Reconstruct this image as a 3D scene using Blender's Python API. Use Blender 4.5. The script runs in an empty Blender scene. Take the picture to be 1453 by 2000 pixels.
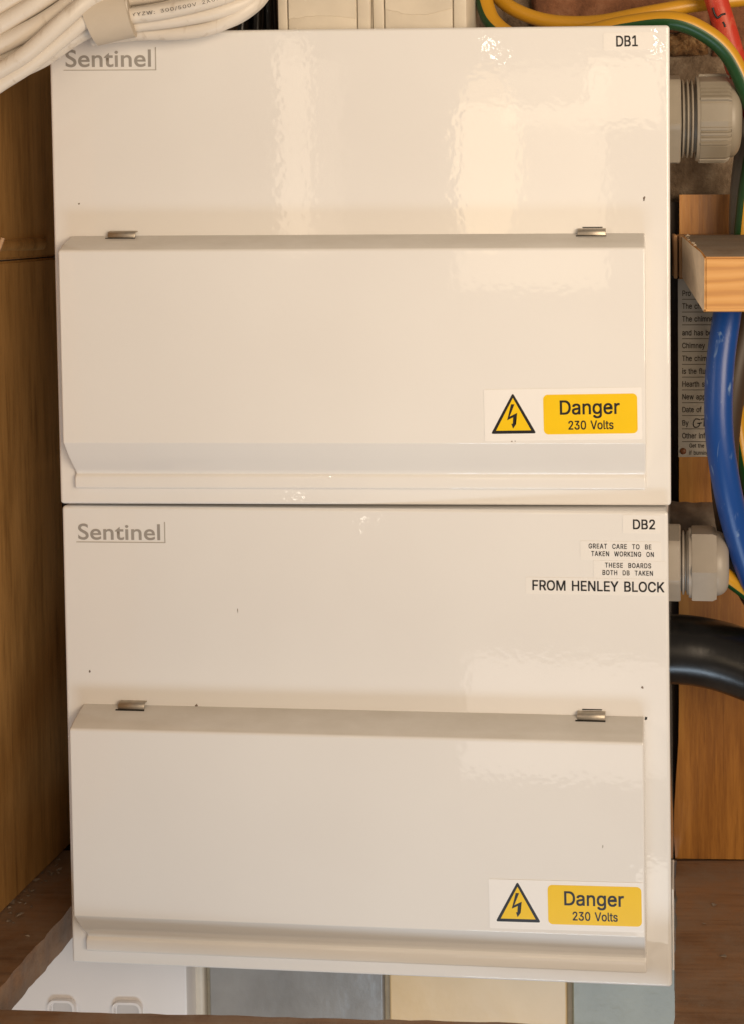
import bpy, bmesh, math, random
from mathutils import Vector, Matrix, noise
from mathutils.geometry import tessellate_polygon

random.seed(11)
scene = bpy.context.scene
COL = scene.collection
MM = 0.001

# ------------------------------------------------------------------ camera
CAM_LOC = Vector((0.28365, -0.54625, 0.14411))
YAW, PITCH, ROLL = 0.035445, -0.039786, 0.005923
F_PX, PP_X, PP_Y = 2226.78, 1162.6, 494.92          # in pixels of the 1453 x 2000 photograph
CAM_R = (Matrix.Rotation(YAW, 3, 'Z') @ Matrix.Rotation(PITCH, 3, 'X') @ Matrix.Rotation(ROLL, 3, 'Y'))
cam_data = bpy.data.cameras.new('camera')
cam = bpy.data.objects.new('camera', cam_data)
COL.objects.link(cam)
r, f, u = CAM_R.col[0], CAM_R.col[1], CAM_R.col[2]
cam.matrix_world = Matrix(((r.x, u.x, -f.x, CAM_LOC.x), (r.y, u.y, -f.y, CAM_LOC.y), (r.z, u.z, -f.z, CAM_LOC.z), (0, 0, 0, 1)))
cam_data.sensor_fit = 'VERTICAL'
cam_data.sensor_height = 24.0
cam_data.lens = 24.0 * F_PX / 2000.0
cam_data.shift_x = (726.5 - PP_X) / 2000.0
cam_data.shift_y = -(1000.0 - PP_Y) / 2000.0
cam_data.clip_start = 0.01
cam_data.clip_end = 50.0
scene.camera = cam

# ------------------------------------------------------------------ light
world = bpy.data.worlds.new('World')
scene.world = world
world.use_nodes = True
bg = world.node_tree.nodes['Background']
bg.inputs['Color'].default_value = (1.0, 0.84, 0.70, 1)
bg.inputs['Strength'].default_value = 0.21


def area(name, loc, target, sx, sy, power, color, spread=180):
    d = bpy.data.lights.new(name, 'AREA')
    d.shape = 'RECTANGLE'
    d.size, d.size_y = sx, sy
    d.energy = power
    d.color = color
    d.spread = math.radians(spread)
    o = bpy.data.objects.new(name, d)
    COL.objects.link(o)
    o.location = loc
    o.rotation_euler = (Vector(target) - Vector(loc)).to_track_quat('-Z', 'Y').to_euler()
    return o


def bulb(name, loc, radius, power, color):
    d = bpy.data.lights.new(name, 'POINT')
    d.energy = power
    d.shadow_soft_size = radius
    d.color = color
    o = bpy.data.objects.new(name, d)
    COL.objects.link(o)
    o.location = loc
    return o


WARM = (1.0, 0.78, 0.52)
area('room_lamp', (0.80, -0.85, 0.22), (0.20, 0.0, 0.26), 0.55, 0.55, 3.05, (1.0, 0.79, 0.57), 95)
area('left_fill', (-0.95, -1.05, 0.18), (0.15, 0.0, 0.12), 0.5, 0.5, 2.9, (1.0, 0.82, 0.64))  # added fill from the left, no lamp known there
area('low_cool_fill', (0.26, -0.68, -0.86), (0.16, 0.0, -0.24), 0.5, 0.16, 2.9, (0.68, 0.84, 1.0))  # added fill from below, cools and brightens the lower board
# what the gloss paint mirrors: area lamps standing in for unseen bright parts of the room
area('doorway_light', (0.088, -1.60, 0.168), (0.088, 0.0, 0.168), 0.284, 0.346, 0.48, WARM)
d = area('doorway_core', (0.003, -1.62, 0.24), (0.003, 0.0, 0.24), 0.13, 0.34, 0.20, (1.0, 0.70, 0.36))  # added overlap that brightens the core of the mirrored doorway
d.data.shape = 'ELLIPSE'
area('doorway_top', (0.136, -1.61, 0.354), (0.136, 0.0, 0.354), 0.20, 0.11, 0.07, WARM)  # added weak patch that fades the mirrored doorway at its top
area('upper_window_light', (0.268, -1.60, 0.363), (0.268, 0.0, 0.363), 0.145, 0.13, 0.12, WARM)
area('side_window_light', (-0.36, -1.60, 0.27), (-0.36, 0.0, 0.27), 0.06, 0.40, 0.12, (1.0, 0.78, 0.55))
area('side_window_soft', (-0.335, -1.61, 0.25), (-0.335, 0.0, 0.25), 0.12, 0.36, 0.09, (1.0, 0.80, 0.60))  # added overlap that softens the edge of the mirrored band
area('counter_light', (0.03, -1.6, -0.78), (0.03, 0.0, -0.3), 0.42, 0.20, 0.34, (1.0, 0.88, 0.78))
area('floor_light', (0.19, -1.60, -1.20), (0.19, 0.0, -0.3), 0.09, 0.26, 0.16, (1.0, 0.92, 0.82))
for q, (bx, bz, bp) in enumerate(((0.012, 0.452, 0.06), (0.035, 0.438, 0.03), (0.312, 0.462, 0.06), (0.328, 0.445, 0.03), (-0.374, -0.413, 0.012))):  # unseen small bulbs, placed for the sparkles in the enamel
    bulb('glint_bulb', (bx, -1.6, bz), 0.005, bp, (1.0, 0.9, 0.75))
bulb('glint_bulb', (-0.37, -1.5, 1.15), 0.010, 2.0, (1.0, 0.9, 0.78))

vs = scene.view_settings
vs.view_transform = 'Standard'
vs.look = 'None'
vs.exposure = 0.0
vs.gamma = 1.0
vs.use_curve_mapping = False


# ------------------------------------------------------------------ helpers
def ray(px, py):
    return CAM_R @ Vector(((px - PP_X) / F_PX, 1.0, -(py - PP_Y) / F_PX))


def at(px, py, Y):
    """a place in the room, Y metres behind the front of the upper board"""
    d = ray(px, py)
    return CAM_LOC + d * ((Y - CAM_LOC.y) / d.y)


def obj(name, me, mat=None, parent=None):
    o = bpy.data.objects.new(name, me)
    COL.objects.link(o)
    if mat is not None:
        me.materials.clear()
        me.materials.append(mat)
    if parent is not None:
        o.parent = parent
    return o


def thing(name, label, cat, loc=(0, 0, 0), group=None):
    o = bpy.data.objects.new(name, None)
    o.empty_display_size = 0.02
    COL.objects.link(o)
    o.location = loc
    tag(o, label, cat, group)
    return o


def tag(o, label=None, cat=None, group=None, kind=None):
    if label:
        o['label'] = label
    if cat:
        o['category'] = cat
    if group:
        o['group'] = group
    if kind:
        o['kind'] = kind
    return o


def keep_world(o, parent):
    """parent a mesh built in world coordinates"""
    o.parent = parent
    o.matrix_parent_inverse = Matrix.Translation(parent.location).inverted()
    return o


def weighted(o):
    m = o.modifiers.new('weighted_normals', 'WEIGHTED_NORMAL')
    m.mode = 'FACE_AREA'
    m.keep_sharp = True
    return o


def finish(bm, name, smooth=35):
    bmesh.ops.recalc_face_normals(bm, faces=bm.faces)
    me = bpy.data.meshes.new(name)
    bm.to_mesh(me)
    bm.free()
    if smooth:
        for p in me.polygons:
            p.use_smooth = True
        me.set_sharp_from_angle(angle=math.radians(smooth))
    return me


def box_bm(x0, x1, y0, y1, z0, z1, bevel=0.0, seg=3, bm=None):
    bm = bm or bmesh.new()
    vv = [bm.verts.new((x, y, z)) for x in (x0, x1) for y in (y0, y1) for z in (z0, z1)]
    fs = [(0, 1, 3, 2), (4, 6, 7, 5), (0, 4, 5, 1), (2, 3, 7, 6), (0, 2, 6, 4), (1, 5, 7, 3)]
    faces = [bm.faces.new([vv[i] for i in q]) for q in fs]
    if bevel:
        es = list({e for fc in faces for e in fc.edges})
        bmesh.ops.bevel(bm, geom=es, offset=bevel, segments=seg, profile=0.5, affect='EDGES', clamp_overlap=True)
    return bm


def box(name, x0, x1, y0, y1, z0, z1, mat, parent=None, bevel=0.0, seg=3):
    return weighted(obj(name, finish(box_bm(x0, x1, y0, y1, z0, z1, bevel, seg), name), mat, parent))


def extrude_x(prof, x0, x1, bevel=0.0, seg=3, angle=30):
    """a closed (y, z) profile pushed from x0 to x1; x0/x1 may be functions of (y, z)"""
    fx0 = x0 if callable(x0) else (lambda y, z: x0)
    fx1 = x1 if callable(x1) else (lambda y, z: x1)
    bm = bmesh.new()
    a = [bm.verts.new((fx0(y, z), y, z)) for y, z in prof]
    b = [bm.verts.new((fx1(y, z), y, z)) for y, z in prof]
    n = len(prof)
    for i in range(n):
        bm.faces.new((a[i], a[(i + 1) % n], b[(i + 1) % n], b[i]))
    fa = bm.faces.new(a[::-1])
    fb = bm.faces.new(b)
    if bevel:
        bmesh.ops.recalc_face_normals(bm, faces=bm.faces)
        es = list(set(fa.edges) | set(fb.edges))
        bmesh.ops.bevel(bm, geom=es, offset=bevel, segments=seg, profile=0.5, affect='EDGES', clamp_overlap=True)
    return bm


def prism_y(pts, y0, y1, bm=None):
    """a closed (x, z) outline given thickness from y0 (front) to y1"""
    bm = bm or bmesh.new()
    a = [bm.verts.new((x, y0, z)) for x, z in pts]
    b = [bm.verts.new((x, y1, z)) for x, z in pts]
    n = len(pts)
    for i in range(n):
        bm.faces.new((a[i], a[(i + 1) % n], b[(i + 1) % n], b[i]))
    bm.faces.new(a[::-1])
    bm.faces.new(b)
    return bm


def round_rect(x0, x1, z0, z1, rad, n=6):
    out = []
    for cx, cz, a0 in ((x1 - rad, z1 - rad, 0), (x0 + rad, z1 - rad, 90), (x0 + rad, z0 + rad, 180), (x1 - rad, z0 + rad, 270)):
        for k in range(n + 1):
            a = math.radians(a0 + 90 * k / n)
            out.append((cx + rad * math.cos(a), cz + rad * math.sin(a)))
    return out


def round_poly(pts, rad, n=5):
    """round the corners of a convex outline"""
    out = []
    m = len(pts)
    for i in range(m):
        p, a, b = Vector(pts[i]), Vector(pts[i - 1]), Vector(pts[(i + 1) % m])
        da, db = (a - p).normalized(), (b - p).normalized()
        half = math.acos(max(-1, min(1, da.dot(db)))) / 2
        t = rad / math.tan(half)
        p0, p1 = p + da * t, p + db * t
        for k in range(n + 1):
            s = k / n
            q = (1 - s) ** 2 * p0 + 2 * s * (1 - s) * p + s * s * p1
            out.append((q.x, q.y))
    return out


def spline(pts, step=0.002):
    """Catmull-Rom through the points"""
    P = [Vector(p) for p in pts]
    P = [2 * P[0] - P[1]] + P + [2 * P[-1] - P[-2]]
    out = []
    for i in range(1, len(P) - 2):
        a, b, c, d = P[i - 1], P[i], P[i + 1], P[i + 2]
        n = max(2, int((c - b).length / step))
        for k in range(n):
            t = k / n
            out.append(0.5 * ((2 * b) + (c - a) * t + (2 * a - 5 * b + 4 * c - d) * t * t + (3 * b - a - 3 * c + d) * t ** 3))
    out.append(P[-2])
    return out


def tube(name, pts, ra, mat, parent=None, rb=None, n=20, step=0.002, twist=0.0, wob=0.0, spin=0.0):
    """a swept round or oval cable with UVs: u along (metres), v round the section"""
    path = spline(pts, step)
    rb = rb or ra
    bm = bmesh.new()
    uvl = bm.loops.layers.uv.new('UVMap')
    t = (path[1] - path[0]).normalized()
    ref = Vector((0, -1, 0))
    nrm = (ref - t * ref.dot(t)).normalized()
    rings, lens, s = [], [], 0.0
    seed = random.random() * 50
    for i, p in enumerate(path):
        t2 = (path[min(i + 1, len(path) - 1)] - path[max(i - 1, 0)]).normalized()
        nrm = (nrm - t2 * nrm.dot(t2)).normalized()
        bn = t2.cross(nrm)
        if i:
            s += (p - path[i - 1]).length
        lens.append(s)
        ang = spin + twist * s
        w = 1.0 + wob * noise.noise(Vector((s * 60, seed, 0)))
        ring = []
        for k in range(n):
            a = 2 * math.pi * k / n
            e = nrm * (ra * w * math.cos(a)) + bn * (rb * w * math.sin(a))
            e = Matrix.Rotation(ang, 3, t2) @ e
            ring.append(bm.verts.new(p + e))
        rings.append(ring)
    for i in range(len(rings) - 1):
        for k in range(n):
            fc = bm.faces.new((rings[i][k], rings[i][(k + 1) % n], rings[i + 1][(k + 1) % n], rings[i + 1][k]))
            for lp, (ii, kk) in zip(fc.loops, ((i, k), (i, k + 1), (i + 1, k + 1), (i + 1, k))):
                lp[uvl].uv = (lens[ii], kk / n)
    bm.faces.new(rings[0][::-1])
    bm.faces.new(rings[-1])
    me = finish(bm, name, 50)
    o = obj(name, me, mat)
    if parent is not None:
        keep_world(o, parent)
    return o


def lathe_x(prof, n=48, rfun=None, bm=None):
    """(x, radius) profile turned about the x axis"""
    bm = bm or bmesh.new()
    rings = []
    for x, rr in prof:
        ring = []
        for k in range(n):
            a = 2 * math.pi * k / n
            q = rr * (rfun(a) if rfun else 1.0)
            ring.append(bm.verts.new((x, -q * math.cos(a), q * math.sin(a))))
        rings.append(ring)
    for i in range(len(rings) - 1):
        for k in range(n):
            bm.faces.new((rings[i][k], rings[i][(k + 1) % n], rings[i + 1][(k + 1) % n], rings[i + 1][k]))
    bm.faces.new(rings[0][::-1])
    bm.faces.new(rings[-1])
    return bm


# letter outlines (advance, closed loops) in thousandths of the type size
GLYPHS = {
'D': (502, "219,0 96,0 96,57 215,57 244,58 272,63 296,70 318,81 337,94 354,110 368,128 379,149 388,172 394,198 398,226 399,255 398,285 394,312 388,337 379,361 368,381 354,399 338,415 320,428 299,438 275,446 249,450 221,452 93,452 93,509 225,509 261,507 294,501 325,492 353,478 377,461 399,441 418,418 433,391 446,361 455,329 460,293 462,255 460,217 455,181 446,149 433,119 417,92 398,68 376,48 351,31 322,17 291,8 256,2|125,509 125,0 60,0 60,509"),
'a': (389, "160,-9 142,-8 126,-5 110,-1 94,5 80,12 68,22 57,32 48,45 40,58 35,73 31,90 30,108 31,123 34,138 38,150 43,161 50,171 58,179 67,187 78,193 89,199 100,203 112,207 125,211 178,220 234,227 265,235 276,255 276,257 275,268 273,279 271,288 267,297 262,304 256,311 248,317 240,322 230,326 220,329 208,330 196,331 183,330 171,329 159,326 149,322 118,301 100,274 41,291 48,308 57,322 67,335 79,346 91,355 104,364 118,370 133,375 148,379 163,382 179,384 194,384 239,379 251,376 263,372 275,367 286,360 296,353 306,343 315,333 322,320 329,306 333,290 336,272 337,251 337,0 277,0 277,52 272,52 252,25 244,18 236,12 226,6 215,1 203,-3 190,-6 176,-8|170,45 187,46 202,49 216,53 228,59 239,66 248,74 257,83 263,93 269,104 272,115 275,126 276,138 276,190 259,182 231,176 200,171 175,168 134,159 125,155 117,150 110,145 103,139 98,132 95,124 93,115 92,105 92,95 94,87 98,79 102,72 107,66 114,61 121,56 130,52 139,49 149,47 159,46"),
'n': (410, "114,227 114,0 53,0 53,379 112,379 112,287 102,287 112,312 124,332 137,349 152,362 169,372 187,379 207,383 227,384 246,383 264,380 280,376 295,369 309,360 321,349 332,336 341,321 348,304 353,285 356,264 357,240 357,0 296,0 296,235 295,256 290,275 283,291 273,304 260,315 246,323 229,328 210,329 197,328 184,326 172,322 161,317 150,311 141,303 133,293 126,283 121,271 117,257 114,243"),
'g': (425, "207,-151 187,-150 168,-148 150,-144 134,-140 119,-134 105,-127 93,-119 82,-110 73,-101 64,-91 57,-80 51,-69 101,-41 122,-66 128,-72 136,-78 145,-83 154,-88 165,-92 178,-95 192,-97 207,-97 229,-96 249,-92 267,-85 282,-75 295,-62 304,-47 310,-28 311,-6 311,68 306,68 287,41 280,34 272,28 263,21 252,16 241,11 227,8 212,5 195,5 173,6 152,10 132,17 113,27 95,39 80,53 67,71 55,90 46,112 39,136 35,163 34,191 35,220 39,246 46,271 55,293 66,314 80,332 95,347 112,361 131,371 152,378 173,383 196,384 213,384 228,382 242,378 253,373 264,367 273,360 281,353 288,346 308,319 313,319 313,379 372,379 372,-9 371,-32 367,-54 360,-73 350,-90 338,-104 324,-117 308,-127 291,-136 271,-142 251,-147 229,-150|205,59 222,60 237,63 251,68 264,75 275,84 285,95 293,107 300,121 305,137 309,154 312,172 312,193 312,212 309,231 305,248 300,264 293,278 285,291 275,303 264,312 251,320 237,325 222,329 205,330 188,329 172,325 158,320 145,312 134,302 124,290 115,277 109,262 103,246 99,229 97,212 96,193 97,173 99,155 103,138 109,123 116,108 124,96 134,85 145,76 158,68 172,63 188,60"),
'e': (404, "212,-8 185,-7 161,-2 138,6 117,16 98,30 82,46 68,64 56,85 46,108 40,132 35,159 34,187 35,215 39,242 46,267 55,290 67,311 81,329 97,346 115,359 135,370 157,378 180,383 205,384 221,384 236,382 251,379 266,374 280,368 294,361 307,351 319,341 331,329 341,315 350,299 357,282 363,263 368,242 370,219 371,194 371,169 75,169 75,221 338,221 310,202 309,220 307,237 303,254 298,269 291,282 283,294 273,305 263,314 250,321 237,326 222,329 205,330 189,329 173,326 159,321 146,313 135,304 125,294 116,282 109,270 103,256 99,241 97,226 96,211 96,178 97,157 100,139 104,122 110,106 118,92 128,80 139,70 151,61 165,55 179,50 195,47 212,46 224,47 234,48 244,50 254,53 263,56 271,61 278,66 285,73 292,80 297,88 302,96 306,105 365,91 360,77 353,63 345,51 335,39 324,29 311,19 298,11 283,4 266,-1 249,-5 231,-7"),
'r': (259, "53,0 53,379 112,379 112,321 115,321 122,335 130,347 140,358 152,367 166,375 181,380 196,384 213,385 229,384 243,384 243,322 230,324 207,326 194,325 182,323 170,319 159,315 149,309 140,301 132,293 126,284 121,273 117,262 114,250 114,237 114,0"),
'V': (480, "204,0 16,509 84,509 192,206 215,137 248,31 235,31 267,138 290,206 395,509 463,509 278,0"),
'o': (415, "207,-8 182,-7 159,-2 137,6 117,16 98,30 82,46 68,64 56,85 46,108 40,133 36,159 34,187 36,216 40,243 46,268 56,291 68,312 82,330 98,346 117,360 137,371 159,378 182,383 207,384 233,383 256,378 278,371 299,360 317,346 333,330 347,312 359,291 369,268 376,243 380,216 381,187 380,159 376,133 369,108 359,85 347,64 333,46 317,30 299,16 278,6 256,-2 233,-7|207,46 226,48 242,51 257,57 270,66 282,76 292,89 300,102 307,117 312,134 316,151 318,169 319,187 318,206 316,224 312,242 307,258 300,274 292,287 282,300 270,310 257,319 242,325 226,329 207,330 189,329 173,325 158,319 145,310 134,300 124,287 115,274 108,258 103,242 99,224 97,206 96,187 97,169 99,151 103,134 108,117 115,102 124,89 134,76 145,66 158,57 173,51 189,48"),
'l': (189, "139,-2 119,-1 101,3 86,10 74,20 65,33 58,47 54,65 53,84 53,509 114,509 114,99 114,87 115,77 117,68 120,62 124,58 130,54 137,53 146,52 160,53 170,54 181,3 162,-1"),
't': (227, "204,379 204,327 6,327 6,379|65,471 126,471 126,98 127,86 128,76 132,68 136,61 142,56 150,53 159,51 170,50 185,51 202,54 213,2 192,-3 168,-4 145,-3 125,2 107,10 92,21 80,35 72,52 67,71 65,93"),
's': (365, "182,-8 163,-7 145,-5 128,-2 112,3 98,10 84,18 72,27 62,38 53,50 45,63 40,78 36,94 94,107 99,92 105,79 114,69 124,60 136,54 150,49 165,46 181,45 200,46 217,50 232,55 244,62 255,71 262,81 267,91 268,103 267,112 265,121 260,129 254,136 246,142 237,147 225,151 212,155 149,170 125,177 104,186 87,196 72,208 61,222 53,237 48,255 47,274 48,290 51,305 57,319 65,332 75,343 87,354 100,363 115,370 131,377 149,381 167,384 187,384 206,384 223,381 239,378 254,372 267,366 279,358 290,349 299,339 307,328 314,316 319,303 324,290 268,277 264,288 258,298 251,307 243,316 232,323 219,328 205,331 187,333 171,332 156,329 143,324 131,317 121,308 114,299 110,289 109,277 110,267 112,258 117,250 124,243 133,237 144,232 157,227 172,223 229,209 254,202 275,194 292,183 306,171 317,158 325,142 330,125 331,107 330,90 326,75 321,61 312,47 302,35 290,24 276,15 260,6 242,0 223,-5 203,-7"),
'2': (453, "64,0 64,47 234,229 282,282 291,294 299,305 305,316 311,327 315,337 318,348 320,360 320,371 319,385 317,397 313,408 308,419 301,428 293,436 283,443 273,449 262,454 250,457 237,459 224,460 209,459 196,457 184,453 172,447 162,441 153,433 145,424 139,413 134,402 130,390 128,376 127,362 66,362 67,384 71,405 77,424 86,442 98,459 111,473 126,486 143,496 162,505 182,511 203,514 225,516 247,514 268,511 288,505 306,497 323,486 337,474 350,461 361,445 370,428 376,411 380,392 381,372 380,358 378,345 375,331 371,318 365,304 357,290 347,275 336,259 322,241 306,223 288,202 267,180 153,60 153,57 389,57 389,0"),
'3': (453, "218,-7 195,-6 173,-3 152,2 133,10 114,19 98,30 83,43 70,57 60,74 52,91 46,111 44,132 109,132 111,119 115,107 120,97 126,87 134,78 144,71 154,64 165,59 178,55 191,52 204,50 219,50 234,51 248,53 262,56 275,61 287,67 297,74 307,83 315,93 321,104 325,116 328,130 329,145 328,158 326,172 322,184 316,196 308,207 299,217 288,226 275,234 260,240 242,244 223,247 201,248 157,248 157,299 288,448 288,452 70,452 70,509 372,509 372,461 211,278 211,289 239,290 264,288 287,284 308,276 327,265 344,253 359,239 371,222 381,205 387,186 392,166 393,145 392,123 387,103 380,84 370,66 358,50 344,36 327,23 309,12 288,4 266,-2 243,-6"),
'0': (453, "227,-7 199,-5 174,1 151,11 130,24 111,41 95,62 80,86 69,113 60,144 53,178 49,214 48,254 49,294 53,330 60,364 69,395 81,422 95,447 112,467 130,484 151,498 174,508 200,514 227,516 254,514 279,508 302,498 323,484 342,467 358,447 372,422 384,395 393,364 400,330 404,294 405,254 404,214 400,178 393,144 384,113 373,86 359,62 342,41 323,24 302,11 279,1 254,-5|227,50 245,51 261,56 276,63 290,74 303,87 313,103 323,122 330,144 336,168 340,194 343,223 344,254 343,285 340,314 336,341 330,365 323,387 313,405 303,422 290,435 276,446 261,453 245,458 227,460 209,458 192,453 177,446 163,435 151,422 140,405 131,387 123,365 117,341 113,314 110,285 109,254 110,223 113,194 117,168 123,144 131,122 140,103 151,87 163,74 177,63 192,56 209,51"),
'B': (456, "60,0 60,509 241,509 266,508 289,504 310,499 329,491 345,481 359,469 371,456 381,442 388,426 394,410 397,392 398,374 397,358 395,344 392,331 387,320 380,310 373,301 365,293 356,286 347,280 336,275 326,270 315,267 315,262 327,261 339,257 351,252 363,245 374,237 385,227 394,216 402,203 409,189 414,173 417,155 418,136 417,117 413,100 408,83 400,67 390,52 377,39 362,28 344,18 324,10 301,4 275,1 247,0|125,57 245,57 272,58 296,63 315,70 330,80 341,92 349,105 354,120 355,137 355,149 352,161 348,173 342,184 335,194 327,203 317,211 306,218 293,224 279,228 264,230 248,231 125,231|125,285 238,285 252,286 265,288 277,291 288,296 299,302 308,309 316,317 323,326 329,337 333,348 335,359 336,372 334,388 330,403 323,417 313,429 299,439 283,446 263,450 240,452 125,452"),
'1': (453, "76,0 76,55 391,55 391,0|276,509 276,0 212,0 212,448 209,448 86,358 86,427 198,509"),
'E': (419, "60,0 60,509 372,509 372,452 125,452 125,286 355,286 355,229 125,229 125,57 375,57 375,0"),
'C': (510, "267,-7 235,-5 205,1 177,11 150,25 126,42 104,63 86,88 70,115 57,146 48,179 42,215 40,254 42,293 48,329 57,362 70,393 86,421 104,445 126,466 150,484 177,498 205,508 235,514 267,516 286,515 305,513 323,509 340,504 357,498 373,490 388,481 402,471 415,460 427,447 438,433 448,418 456,402 463,385 469,367 473,348 408,348 405,361 401,373 395,384 389,395 382,404 375,413 366,421 357,428 348,435 337,440 327,445 315,449 304,452 292,454 280,455 267,456 245,454 223,450 203,443 184,432 166,419 150,403 137,385 125,364 116,340 109,314 105,285 103,254 105,223 109,194 116,168 125,145 137,123 151,105 166,89 184,76 203,66 223,59 245,54 267,53 280,53 292,55 304,57 315,60 327,64 337,69 348,74 357,81 366,88 375,96 382,105 389,114 395,125 401,136 405,148 408,160 473,160 469,142 463,124 457,107 448,91 438,76 428,62 416,49 402,38 388,28 373,19 357,11 341,5 323,0 305,-4 286,-6"),
'A': (480, "16,0 201,509 276,509 463,0 395,0 287,302 264,372 239,458 213,371 191,302 85,0|110,142 110,199 370,199 370,142"),
'T': (449, "32,452 32,509 417,509 417,452 257,452 257,0 193,0 193,452"),
'O': (533, "267,-7 235,-5 205,1 177,11 150,25 126,42 105,63 86,88 70,115 57,146 48,179 42,215 40,254 42,293 48,329 57,362 70,393 86,421 105,445 126,466 150,484 177,498 205,508 235,514 267,516 299,514 329,508 357,498 384,484 408,466 429,445 448,421 464,393 477,362 486,329 491,293 493,254 491,215 486,179 477,146 464,115 448,88 429,63 408,42 384,25 357,11 329,1 299,-5|267,53 289,54 310,59 330,66 349,76 367,89 383,105 396,123 408,144 418,168 425,194 429,223 430,254 429,286 425,314 418,341 408,365 396,386 383,404 367,420 349,433 330,443 310,450 289,454 267,456 245,454 223,450 203,443 184,433 167,420 151,404 137,385 125,364 116,340 109,314 105,285 103,254 105,223 109,194 116,168 125,144 137,123 151,105 167,89 184,76 203,66 223,59 245,54"),
'K': (467, "104,145 104,216 139,261 174,303 212,344 364,509 448,509 231,276 228,276|60,0 60,509 125,509 125,334 124,225 125,193 125,0|372,0 188,259 228,309 449,0"),
'W': (686, "155,0 16,509 82,509 163,196 175,145 187,94 197,40 189,40 200,94 211,145 224,196 306,509 380,509 462,196 474,145 486,94 497,40 488,40 499,94 510,145 523,196 603,509 670,509 530,0 455,0 368,323 351,391 336,475 350,475 335,395 318,323 230,0"),
'I': (300, "31,0 31,57 118,57 118,452 31,452 31,509 269,509 269,452 183,452 183,57 269,57 269,0"),
'N': (523, "60,0 60,509 136,509 343,183 363,151 388,107 414,55 405,54 401,108 399,157 399,195 399,509 463,509 463,0 387,0 202,290 177,331 148,381 108,452 119,454 122,384 124,328 125,291 125,0"),
'H': (517, "60,0 60,509 125,509 125,289 392,289 392,509 457,509 457,0 392,0 392,232 125,232 125,0"),
'S': (447, "224,-9 197,-8 172,-4 149,1 128,9 108,19 91,31 76,45 64,60 54,77 46,96 41,115 38,137 104,137 107,123 110,110 116,98 123,88 132,79 142,71 154,64 166,59 180,55 194,52 209,50 224,49 241,50 257,52 272,55 286,60 299,66 311,74 321,82 329,92 336,102 341,114 345,126 346,139 345,151 342,161 338,171 332,179 325,186 316,193 307,199 296,205 245,222 184,239 154,249 128,260 105,274 86,289 71,307 60,326 54,348 52,372 53,393 58,413 65,431 75,448 87,463 102,476 119,488 138,498 158,506 180,511 203,514 227,516 252,514 275,511 296,505 316,498 334,488 351,476 365,463 377,449 387,433 394,415 399,397 401,378 337,378 334,396 326,412 316,426 302,437 286,447 267,453 247,457 225,459 209,458 194,456 180,452 167,448 156,442 145,435 136,427 129,418 123,409 118,398 116,387 115,376 116,363 119,352 124,342 131,334 139,326 148,319 158,313 169,308 212,293 264,279 312,264 324,258 336,252 347,245 359,238 369,229 379,220 387,209 395,198 401,185 405,171 407,155 408,139 407,118 403,99 396,81 386,64 374,48 360,34 343,21 323,11 302,2 278,-4 252,-8"),
'R': (449, "60,0 60,509 236,509 264,507 290,504 313,497 333,489 351,478 367,465 380,450 390,433 399,415 405,395 408,374 409,352 408,330 405,309 399,290 390,271 380,255 367,240 351,228 333,217 312,209 289,203 264,199 236,198 96,198 96,255 234,255 252,256 269,258 284,262 298,267 309,273 319,281 327,290 334,300 339,312 342,324 344,338 345,352 344,367 342,380 339,393 334,405 327,415 319,425 309,433 298,440 284,445 269,449 252,451 233,452 125,452 125,0|353,0 230,229 303,229 428,0"),
'M': (628, "60,0 60,509 152,509 277,187 287,159 299,123 311,84 322,49 307,49 318,83 330,121 342,158 352,187 476,509 568,509 568,0 504,0 504,291 504,327 505,369 506,413 507,457 513,457 498,409 482,363 467,322 456,291 342,0 286,0 170,291 159,321 145,361 129,408 112,457 119,457 120,416 121,372 122,328 122,291 122,0"),
'Y': (472, "203,0 203,208 16,509 91,509 192,344 222,292 250,230 224,230 251,293 280,344 381,509 455,509 268,208 268,0"),
'L': (393, "60,0 60,509 125,509 125,57 361,57 361,0"),
'F': (410, "60,0 60,509 369,509 369,452 125,452 125,278 346,278 346,221 125,221 125,0"),
'h': (410, "114,227 114,0 53,0 53,509 114,509 114,287 102,287 112,312 124,332 137,349 152,362 169,372 187,379 207,383 227,384 246,383 264,380 280,376 295,369 309,360 321,349 332,336 341,321 348,304 353,285 356,264 357,240 357,0 296,0 296,235 295,256 290,275 283,291 273,304 260,315 246,323 229,328 210,329 197,328 184,326 172,322 161,317 150,311 141,303 133,293 126,283 121,271 117,257 114,243"),
'i': (167, "53,0 53,379 114,379 114,0|84,443 75,444 67,446 60,449 54,455 48,461 44,468 42,475 41,483 42,491 44,499 48,506 54,512 60,517 67,521 75,523 84,524 92,523 100,521 107,517 114,512 119,506 123,499 126,491 126,483 126,475 123,468 119,461 114,455 107,449 100,446 92,444"),
'c': (396, "207,-8 182,-7 159,-2 137,6 117,16 98,30 82,46 68,64 56,85 46,108 40,133 36,159 34,187 36,216 40,243 46,268 56,291 68,312 82,330 98,346 117,360 137,371 159,378 182,383 207,384 221,384 234,383 247,380 260,377 272,373 284,368 295,362 305,356 315,349 324,341 332,332 340,322 347,312 353,301 358,289 362,277 303,262 290,289 270,311 242,325 207,330 189,329 173,325 158,319 145,310 134,300 124,287 115,274 108,258 103,242 99,224 97,206 96,187 97,169 99,151 103,134 108,117 115,102 124,89 134,76 145,66 158,57 173,51 189,48 207,46 243,52 271,66 292,89 304,117 363,102 359,90 354,78 348,67 341,56 334,46 325,37 316,29 306,21 296,15 285,9 273,4 261,-1 248,-4 235,-6 221,-8"),
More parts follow.
